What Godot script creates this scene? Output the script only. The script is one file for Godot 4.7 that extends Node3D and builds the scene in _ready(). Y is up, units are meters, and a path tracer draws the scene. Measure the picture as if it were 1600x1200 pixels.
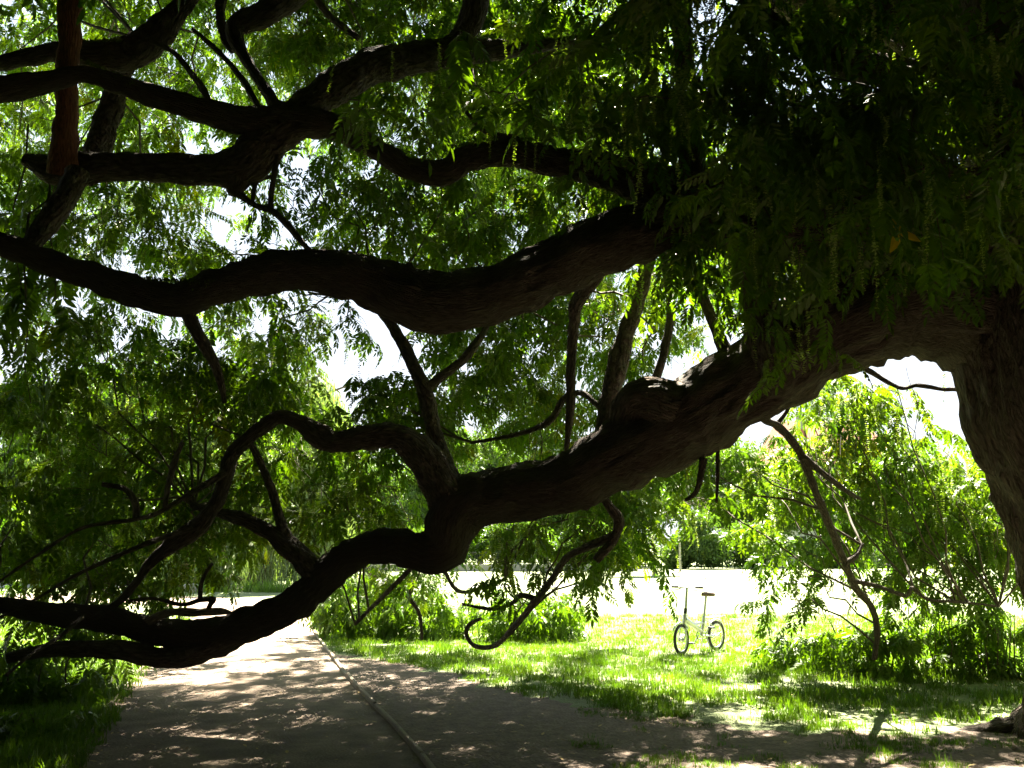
extends Node3D
# A park path under an old wingnut tree, looking out to a sunlit lawn. Metres, y up, the camera looks towards -z.

var rng := RandomNumberGenerator.new()
var noise := FastNoiseLite.new()
var names := {}
var M := {}
var TREE_BASE := Vector3(5.3, 0.0, -8.3)
var branch_points := PackedVector3Array()

# every bough of the old tree: [name, label, [[x, y, z, radius], ...]]
var BOUGHS := [
	["limb", "great low limb that sweeps down across the path", [[5.39, 3.43, -8.6, 1.289], [4.72, 3.78, -8.5, 0.98], [4.03, 3.91, -8.5, 0.701], [3.38, 3.83, -8.5, 0.572], [2.84, 3.56, -8.5, 0.476], [2.27, 3.16, -8.6, 0.408], [1.7, 2.81, -8.7, 0.375], [1.09, 2.49, -8.8, 0.335], [0.5, 2.2, -8.9, 0.278], [-0.06, 2.1, -9, 0.257], [-0.45, 2.01, -9, 0.262], [-0.58, 1.81, -9, 0.249], [-0.63, 1.6, -9, 0.213], [-0.83, 1.57, -9, 0.183], [-1.13, 1.63, -9.05, 0.161], [-1.43, 1.57, -9.1, 0.149], [-1.73, 1.36, -9.1, 0.161], [-1.97, 1.12, -9.1, 0.154], [-2.36, 0.94, -9.1, 0.154], [-2.77, 0.82, -9.1, 0.147], [-3.24, 0.84, -9.1, 0.13], [-3.62, 0.95, -9, 0.117], [-3.99, 1, -8.9, 0.104], [-4.29, 1.05, -8.8, 0.086], [-4.64, 1.14, -8.7, 0.056]]],
	["branch", "", [[-2.36, 0.91, -9.1, 0.053], [-2.64, 0.75, -9.1, 0.106], [-2.89, 0.65, -9.05, 0.099], [-3.19, 0.63, -9, 0.093], [-3.51, 0.7, -8.9, 0.086], [-3.81, 0.72, -8.8, 0.072], [-4.1, 0.72, -8.7, 0.061], [-4.38, 0.66, -8.6, 0.04]]],
	["branch", "", [[-3.28, 0.71, -9, 0.037], [-3.35, 0.76, -9.05, 0.058], [-3.38, 0.86, -9.1, 0.064]]],
	["broken_branch", "pale broken stub above the lowest fork", [[-3.37, 0.86, -9.05, 0.063], [-3.29, 0.96, -9, 0.042], [-3.09, 1.03, -8.9, 0.036], [-2.8, 1.04, -8.8, 0.036], [-2.59, 1.05, -8.75, 0.031], [-2.48, 1.04, -8.7, 0.015]]],
	["branch", "", [[-0.59, 2.08, -8.95, 0.202], [-0.7, 2.25, -8.9, 0.178], [-0.86, 2.47, -8.85, 0.154], [-1.06, 2.61, -8.8, 0.124], [-1.32, 2.61, -8.75, 0.111], [-1.6, 2.56, -8.7, 0.099], [-1.75, 2.61, -8.7, 0.117], [-1.92, 2.72, -8.65, 0.073], [-2.08, 2.77, -8.6, 0.062], [-2.21, 2.7, -8.55, 0.062], [-2.36, 2.55, -8.5, 0.061], [-2.49, 2.41, -8.5, 0.066], [-2.52, 2.22, -8.45, 0.066], [-2.57, 2, -8.4, 0.06], [-2.72, 1.79, -8.4, 0.083], [-2.91, 1.64, -8.35, 0.069], [-3.07, 1.48, -8.3, 0.044], [-3.19, 1.31, -8.3, 0.034], [-3.32, 1.16, -8.3, 0.029], [-3.5, 1.04, -8.3, 0.024]]],
	["branch", "", [[-1.75, 1.32, -9.1, 0.131], [-1.92, 1.48, -9.1, 0.113], [-2.11, 1.64, -9.1, 0.096], [-2.31, 1.77, -9.1, 0.07], [-2.52, 1.87, -9.1, 0.065], [-2.8, 1.94, -9.2, 0.049], [-3.08, 2.01, -9.3, 0.033]]],
	["branch", "", [[-2.09, 1.65, -9.1, 0.07], [-2.17, 1.85, -9.1, 0.049], [-2.26, 2.12, -9.1, 0.043], [-2.38, 2.39, -9.1, 0.038], [-2.46, 2.58, -9, 0.033]]],
	["branch", "", [[-0.53, 2.2, -9, 0.065], [-0.63, 2.4, -9.05, 0.076], [-0.74, 2.7, -9.1, 0.077], [-0.84, 3.09, -9.15, 0.078], [-0.97, 3.38, -9.2, 0.067], [-1.14, 3.7, -9.3, 0.057], [-1.3, 3.93, -9.4, 0.046], [-1.44, 4.12, -9.5, 0.041]]],
	["branch", "", [[-0.84, 3.12, -9.15, 0.061], [-0.65, 3.28, -9.2, 0.045], [-0.47, 3.45, -9.3, 0.045], [-0.33, 3.67, -9.4, 0.04], [-0.21, 3.89, -9.5, 0.029], [0, 4.12, -9.6, 0.024]]],
	["branch", "", [[0.86, 4.14, -8, 0.07], [0.71, 3.95, -8.3, 0.067], [0.6, 3.84, -8.6, 0.064], [0.58, 3.62, -8.9, 0.049], [0.57, 3.3, -9.2, 0.051], [0.58, 3.02, -9.4, 0.046], [0.55, 2.65, -9.5, 0.029], [0.51, 2.46, -9.5, 0.011]]],
	["branch", "", [[0.8, 2.43, -8.9, 0.07], [0.88, 2.81, -9, 0.076], [0.97, 3.16, -9.1, 0.098], [1.1, 3.62, -9.2, 0.094], [1.23, 4.01, -9.2, 0.08], [1.35, 4.44, -9.1, 0.068], [1.41, 4.93, -9, 0.062], [1.46, 5.4, -9, 0.057]]],
	["branch", "", [[1.18, 2.72, -8.8, 0.074], [1.34, 3.13, -8.9, 0.043], [1.47, 3.52, -9, 0.044], [1.55, 3.92, -9.1, 0.045], [1.5, 4.37, -9.1, 0.04], [1.46, 4.83, -9.1, 0.034]]],
	["branch", "", [[2.04, 3.16, -8.6, 0.093], [1.92, 3.46, -8.6, 0.063], [1.82, 3.82, -8.7, 0.048], [1.68, 4.19, -8.7, 0.049], [1.58, 4.57, -8.8, 0.05], [1.43, 4.89, -8.9, 0.045]]],
	["limb", "", [[2.39, 3.14, -8.3, 0.281], [2.24, 3.46, -8.2, 0.19], [2.13, 3.84, -8.1, 0.134], [2.02, 4.12, -8, 0.116], [1.82, 4.41, -7.9, 0.121], [1.59, 4.66, -7.8, 0.12], [1.5, 5.14, -7.7, 0.098], [1.49, 5.72, -7.7, 0.088], [1.44, 6.38, -7.6, 0.07]]],
	["branch", "", [[1.5, 2.83, -8.55, 0.259], [1.22, 2.93, -8.6, 0.22], [1.08, 2.82, -8.7, 0.176], [1.03, 2.57, -8.75, 0.176]]],
	["twig", "", [[0.86, 2.91, -9.1, 0.025], [0.69, 3.1, -9.3, 0.031], [0.53, 3.09, -9.5, 0.032], [0.4, 2.89, -9.6, 0.037], [0.23, 2.8, -9.7, 0.027], [-0.07, 2.73, -9.8, 0.022], [-0.43, 2.68, -9.9, 0.016]]],
	["limb", "second great limb with a sharp downward elbow", [[4.67, 4.28, -8.2, 0.626], [3.94, 4.36, -8.1, 0.535], [3.07, 4.41, -8, 0.418], [2.2, 4.38, -7.9, 0.303], [1.52, 4.37, -7.8, 0.239], [0.96, 4.18, -7.7, 0.251], [0.47, 3.93, -7.6, 0.247], [0, 3.68, -7.5, 0.232], [-0.43, 3.53, -7.4, 0.244], [-0.8, 3.55, -7.3, 0.236], [-1.14, 3.65, -7.2, 0.194], [-1.47, 3.69, -7.1, 0.162], [-1.79, 3.66, -7, 0.15], [-2.14, 3.53, -6.9, 0.133], [-2.45, 3.39, -6.8, 0.126], [-2.74, 3.43, -6.7, 0.111], [-3.03, 3.52, -6.6, 0.096], [-3.28, 3.59, -6.5, 0.085], [-3.51, 3.67, -6.4, 0.08], [-3.77, 3.75, -6.3, 0.07]]],
	["branch", "", [[-3.42, 3.65, -6.5, 0.057], [-3.33, 3.92, -6.6, 0.083], [-3.26, 4.15, -6.7, 0.084], [-3.25, 4.36, -6.8, 0.086]]],
	["branch", "", [[-2.39, 3.32, -6.85, 0.055], [-2.3, 3.14, -6.9, 0.051], [-2.23, 2.99, -7, 0.043], [-2.2, 2.87, -7.1, 0.03], [-2.18, 2.69, -7.2, 0.017]]],
	["twig", "", [[-1.42, 3.75, -7.1, 0.028], [-1.61, 3.92, -7.15, 0.024], [-1.76, 4.1, -7.2, 0.029], [-1.88, 4.21, -7.2, 0.029], [-2.04, 4.27, -7.2, 0.025], [-2.18, 4.38, -7.2, 0.037]]],
	["twig", "", [[-1.9, 4.22, -7.2, 0.025], [-1.89, 4.42, -7.2, 0.021], [-1.87, 4.59, -7.2, 0.025], [-1.83, 4.75, -7.2, 0.025]]],
	["twig", "", [[-2.04, 4.29, -7.2, 0.017], [-2.03, 4.47, -7.25, 0.017], [-1.92, 4.54, -7.3, 0.017]]],
	["limb", "mossy third limb that dips and rises", [[2.57, 4.5, -8, 0.307], [1.77, 4.58, -7.9, 0.243], [1.15, 4.67, -7.8, 0.186], [0.76, 4.76, -7.7, 0.146], [0.37, 4.78, -7.6, 0.123], [0, 4.82, -7.5, 0.111], [-0.34, 4.76, -7.45, 0.105], [-0.57, 4.61, -7.4, 0.104], [-0.83, 4.63, -7.35, 0.093], [-1.11, 4.78, -7.3, 0.088], [-1.36, 4.9, -7.25, 0.092], [-1.58, 4.95, -7.2, 0.117], [-1.84, 4.95, -7.2, 0.153], [-2.12, 4.92, -7.1, 0.116], [-2.39, 4.95, -7, 0.095], [-2.7, 5.01, -6.9, 0.084], [-2.96, 5.07, -6.8, 0.073], [-3.21, 5.1, -6.7, 0.06], [-3.44, 4.99, -6.6, 0.08], [-3.71, 4.88, -6.5, 0.093], [-3.93, 4.81, -6.4, 0.091]]],
	["branch", "", [[-1.76, 4.91, -7.2, 0.133], [-1.96, 4.77, -7.2, 0.153], [-2.14, 4.59, -7.2, 0.172], [-2.43, 4.55, -7.2, 0.122], [-2.79, 4.57, -7.2, 0.111], [-3.14, 4.58, -7.2, 0.117], [-3.44, 4.56, -7.2, 0.137], [-3.65, 4.57, -7.2, 0.111], [-3.86, 4.64, -7.2, 0.046]]],
	["branch", "", [[-2.15, 4.56, -7.2, 0.111], [-2.18, 4.42, -7.2, 0.086], [-2.19, 4.34, -7.2, 0.036]]],
	["broken_branch", "upright reddish stub with torn bark", [[-3.5, 4.48, -7.1, 0.115], [-3.46, 4.68, -7, 0.099], [-3.41, 4.92, -6.9, 0.083], [-3.39, 5.11, -6.8, 0.083], [-3.36, 5.37, -6.75, 0.078], [-3.36, 5.66, -6.7, 0.078], [-3.37, 6.03, -6.7, 0.062]]],
	["branch", "", [[-3.53, 4.7, -7.6, 0.091], [-3.5, 5.05, -7.7, 0.104], [-3.47, 5.42, -7.8, 0.1], [-3.45, 5.77, -7.9, 0.091], [-3.37, 6.13, -8, 0.087]]],
	["branch", "", [[-4.45, 5.45, -7.3, 0.056], [-4.04, 5.55, -7.3, 0.066], [-3.78, 5.67, -7.4, 0.085], [-3.46, 5.64, -7.4, 0.117], [-3.23, 5.71, -7.5, 0.146], [-3, 5.88, -7.5, 0.13], [-2.83, 6.11, -7.5, 0.087], [-2.62, 6.38, -7.5, 0.059]]],
	["branch", "", [[-1.87, 5.06, -7.3, 0.065], [-2.07, 5.39, -7.4, 0.043], [-2.28, 5.73, -7.5, 0.053], [-2.34, 5.94, -7.5, 0.087], [-2.12, 6.07, -7.5, 0.103], [-1.88, 6.32, -7.6, 0.116], [-1.67, 6.57, -7.6, 0.111]]],
	["branch", "", [[-2.49, 6.44, -7.6, 0.05], [-2.51, 6.14, -7.6, 0.045], [-2.45, 5.9, -7.6, 0.044], [-2.38, 5.79, -7.6, 0.039]]],
	["limb", "", [[-1.86, 4.97, -7.3, 0.124], [-1.58, 5.27, -7.4, 0.137], [-1.25, 5.62, -7.6, 0.153], [-0.9, 5.82, -7.8, 0.14], [-0.52, 5.99, -8, 0.127], [-0.12, 6.13, -8.2, 0.088], [0.3, 6.28, -8.4, 0.06], [0.74, 6.47, -8.6, 0.045]]],
	["branch", "", [[-0.62, 5.9, -7.9, 0.091], [-0.43, 6.11, -7.9, 0.103], [-0.33, 6.32, -7.8, 0.113], [-0.28, 6.7, -7.8, 0.125]]],
	["twig", "", [[-2.34, 4.96, -7, 0.029], [-2.41, 5.13, -7, 0.029], [-2.57, 5.35, -7.1, 0.025], [-2.71, 5.51, -7.1, 0.021], [-2.93, 5.65, -7.2, 0.017]]],
	["twig", "", [[-2.02, 5.07, -7.2, 0.025], [-2.22, 5.4, -7.3, 0.026], [-2.45, 5.68, -7.4, 0.022], [-2.67, 5.88, -7.4, 0.018]]],
	["twig", "", [[0.03, 4.86, -7.5, 0.039], [0.03, 4.92, -7.45, 0.039], [-0.05, 4.92, -7.4, 0.026], [-0.18, 4.93, -7.35, 0.021], [-0.28, 4.97, -7.3, 0.017], [-0.39, 5.12, -7.3, 0.013]]],
	["twig", "", [[-1.38, 6.13, -8, 0.028], [-1.68, 6.38, -8, 0.033], [-1.87, 6.7, -8, 0.038]]],
	["limb", "", [[5.27, 4.07, -8.3, 0.802], [4.85, 5, -8.2, 0.635], [4.52, 5.81, -8.1, 0.464], [4.31, 6.64, -8, 0.379], [4.13, 7.28, -8, 0.354]]],
	["limb", "", [[4.57, 5.08, -8.1, 0.343], [3.89, 5.42, -7.8, 0.222], [3.27, 5.58, -7.6, 0.142], [2.76, 5.57, -7.4, 0.117], [2.33, 5.64, -7.2, 0.093], [1.98, 5.78, -7, 0.064], [1.71, 6.05, -6.9, 0.054]]],
	["branch", "", [[4.14, 4.43, -7.8, 0.218], [3.38, 4.61, -7.4, 0.146], [2.66, 4.67, -7.1, 0.11], [2.15, 4.69, -6.9, 0.078], [1.66, 4.53, -6.7, 0.043]]],
	["branch", "", [[2.09, 2.96, -8.6, 0.057], [2.28, 2.78, -8.7, 0.033], [2.5, 2.71, -8.9, 0.038], [2.74, 2.49, -9.1, 0.038], [2.96, 2.14, -9.4, 0.039], [3.23, 1.77, -9.8, 0.041], [3.49, 1.42, -10.2, 0.037], [3.73, 1.16, -10.6, 0.039], [3.98, 0.97, -10.9, 0.035], [4.14, 0.69, -11.2, 0.036], [4.16, 0.35, -11.4, 0.031]]],
	["twig", "", [[2.75, 2.47, -9.1, 0.035], [3.03, 2.3, -9.3, 0.03], [3.28, 2.17, -9.5, 0.026], [3.5, 2.09, -9.7, 0.016]]],
	["twig", "", [[2.47, 2.74, -8.9, 0.025], [2.56, 2.85, -8.9, 0.02], [2.64, 2.99, -8.9, 0.02]]],
	["twig", "", [[3.6, 1.27, -10.4, 0.028], [3.98, 1.19, -10.6, 0.023], [4.33, 1.09, -10.8, 0.023], [4.45, 1.17, -10.9, 0.023], [4.66, 1.04, -11, 0.018], [5.1, 1, -11.2, 0.018], [5.64, 0.94, -11.4, 0.012]]],
	["twig", "", [[3.43, 1.45, -10.1, 0.033], [3.6, 1.53, -10.2, 0.027], [3.71, 1.65, -10.3, 0.017]]],
	["twig", "", [[2.99, 3.32, -8.5, 0.028], [3.3, 3.21, -8.7, 0.024], [3.64, 3.09, -8.9, 0.02], [3.86, 3.13, -9, 0.02], [4.12, 3.11, -9.1, 0.02], [4.4, 3.09, -9.2, 0.02], [4.54, 2.8, -9.2, 0.015]]],
	["branch", "", [[0.8, 2.17, -8.9, 0.05], [0.88, 2.02, -8.95, 0.042], [0.99, 1.86, -9, 0.05], [0.94, 1.69, -9, 0.046], [0.77, 1.49, -9, 0.041]]],
	["branch", "", [[0.92, 1.71, -9, 0.042], [0.7, 1.61, -9.2, 0.038], [0.53, 1.51, -9.5, 0.035], [0.41, 1.29, -10, 0.036], [0.26, 1.05, -10.6, 0.039], [0.06, 0.76, -11.2, 0.036], [-0.19, 0.47, -11.8, 0.032], [-0.43, 0.43, -12, 0.027], [-0.55, 0.54, -12.1, 0.027], [-0.53, 0.67, -12.1, 0.028], [-0.38, 0.75, -12.2, 0.022]]],
	["twig", "", [[0.28, 1.06, -10.6, 0.031], [0.1, 1.1, -10.7, 0.031], [0, 1.01, -10.8, 0.027], [-0.21, 0.94, -10.9, 0.023], [-0.56, 0.99, -11, 0.018]]],
	["twig", "", [[1.74, 2.41, -8.7, 0.038], [1.69, 2.18, -8.7, 0.028], [1.64, 2.08, -8.7, 0.024], [1.56, 2.03, -8.7, 0.014]]],
	["twig", "", [[1.87, 2.5, -8.7, 0.019], [1.86, 2.24, -8.7, 0.019], [1.84, 2.01, -8.7, 0.014]]],
	["twig", "", [[-2.51, 2.25, -8.4, 0.032], [-2.72, 2.07, -8.2, 0.027], [-2.91, 1.9, -8, 0.022], [-3.04, 1.83, -7.8, 0.021], [-3.36, 1.76, -7.6, 0.016], [-3.59, 1.56, -7.4, 0.012], [-3.81, 1.33, -7.2, 0.012]]],
	["twig", "", [[-2.74, 1.77, -8.3, 0.027], [-3, 1.64, -8, 0.022], [-3.42, 1.42, -7.8, 0.017], [-3.71, 1.2, -7.6, 0.012], [-3.99, 1.04, -7.5, 0.012]]],
	["twig", "", [[-3.06, 1.83, -7.9, 0.026], [-3.08, 1.97, -7.9, 0.03], [-3.17, 2.08, -7.9, 0.026], [-3.36, 2.12, -7.9, 0.022]]],
	["twig", "", [[-2.91, 1.94, -8.1, 0.022], [-2.89, 2.12, -8.1, 0.026], [-2.85, 2.33, -8.1, 0.027], [-2.79, 2.49, -8.1, 0.018]]],
	["twig", "", [[-2.72, 1.05, -8.8, 0.028], [-2.68, 1.12, -8.75, 0.023], [-2.64, 1.16, -8.7, 0.023], [-2.76, 1.15, -8.7, 0.023], [-2.92, 1.11, -8.7, 0.019], [-3.14, 1.17, -8.6, 0.014], [-3.32, 1.15, -8.5, 0.014]]],
	["twig", "", [[-2.76, 1.15, -8.7, 0.023], [-2.76, 1.28, -8.7, 0.019], [-2.72, 1.39, -8.7, 0.019], [-2.67, 1.47, -8.7, 0.014]]],
	["twig", "", [[-3.31, 1.08, -7.6, 0.016], [-3.4, 0.94, -7.4, 0.016], [-3.48, 0.85, -7.2, 0.015], [-3.56, 0.72, -7, 0.011]]],
	["twig", "", [[-0.89, 1.47, -9.1, 0.024], [-1.13, 1.27, -9.6, 0.026], [-1.47, 1.01, -10.5, 0.022], [-1.75, 0.77, -11, 0.018]]],
	["twig", "", [[-1.36, 0.95, -13, 0.028], [-1.22, 0.74, -13, 0.028], [-1.18, 0.42, -13, 0.021]]],
	["twig", "", [[-0.66, 1.47, -9.1, 0.02], [-0.56, 1.13, -10.8, 0.023], [-0.07, 1.26, -11, 0.018]]],
	["limb", "", [[5.1, 4.6, -8.2, 0.5], [3.5, 6.6, -6.5, 0.36], [1, 8.2, -3.5, 0.26], [-2, 9.2, 0, 0.18], [-5, 9.5, 3.5, 0.1]]],
	["limb", "", [[5.2, 5.4, -8.3, 0.5], [3, 8, -10, 0.36], [0, 10.5, -12, 0.26], [-3.5, 12.5, -14, 0.14]]],
	["limb", "", [[5.2, 6.2, -8.3, 0.42], [6.5, 8.5, -5, 0.3], [8, 9.5, -1, 0.2], [9, 9.4, 4, 0.1]]],
	["limb", "", [[5.2, 5.2, -8.3, 0.45], [7.6, 7.2, -9.6, 0.3], [10, 8.4, -11, 0.2], [13, 8, -12.5, 0.1]]],
	["limb", "", [[4.9, 8.8, -8, 0.35], [1.5, 11.2, -7, 0.24], [-3, 12.8, -6.5, 0.15], [-6, 13, -6, 0.08]]],
	["limb", "", [[5, 4.2, -8, 0.4], [4.2, 5.2, -5, 0.3], [3.2, 5.8, -1.5, 0.22], [2, 6.2, 3, 0.13], [1, 5.6, 7, 0.07]]],
]
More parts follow.
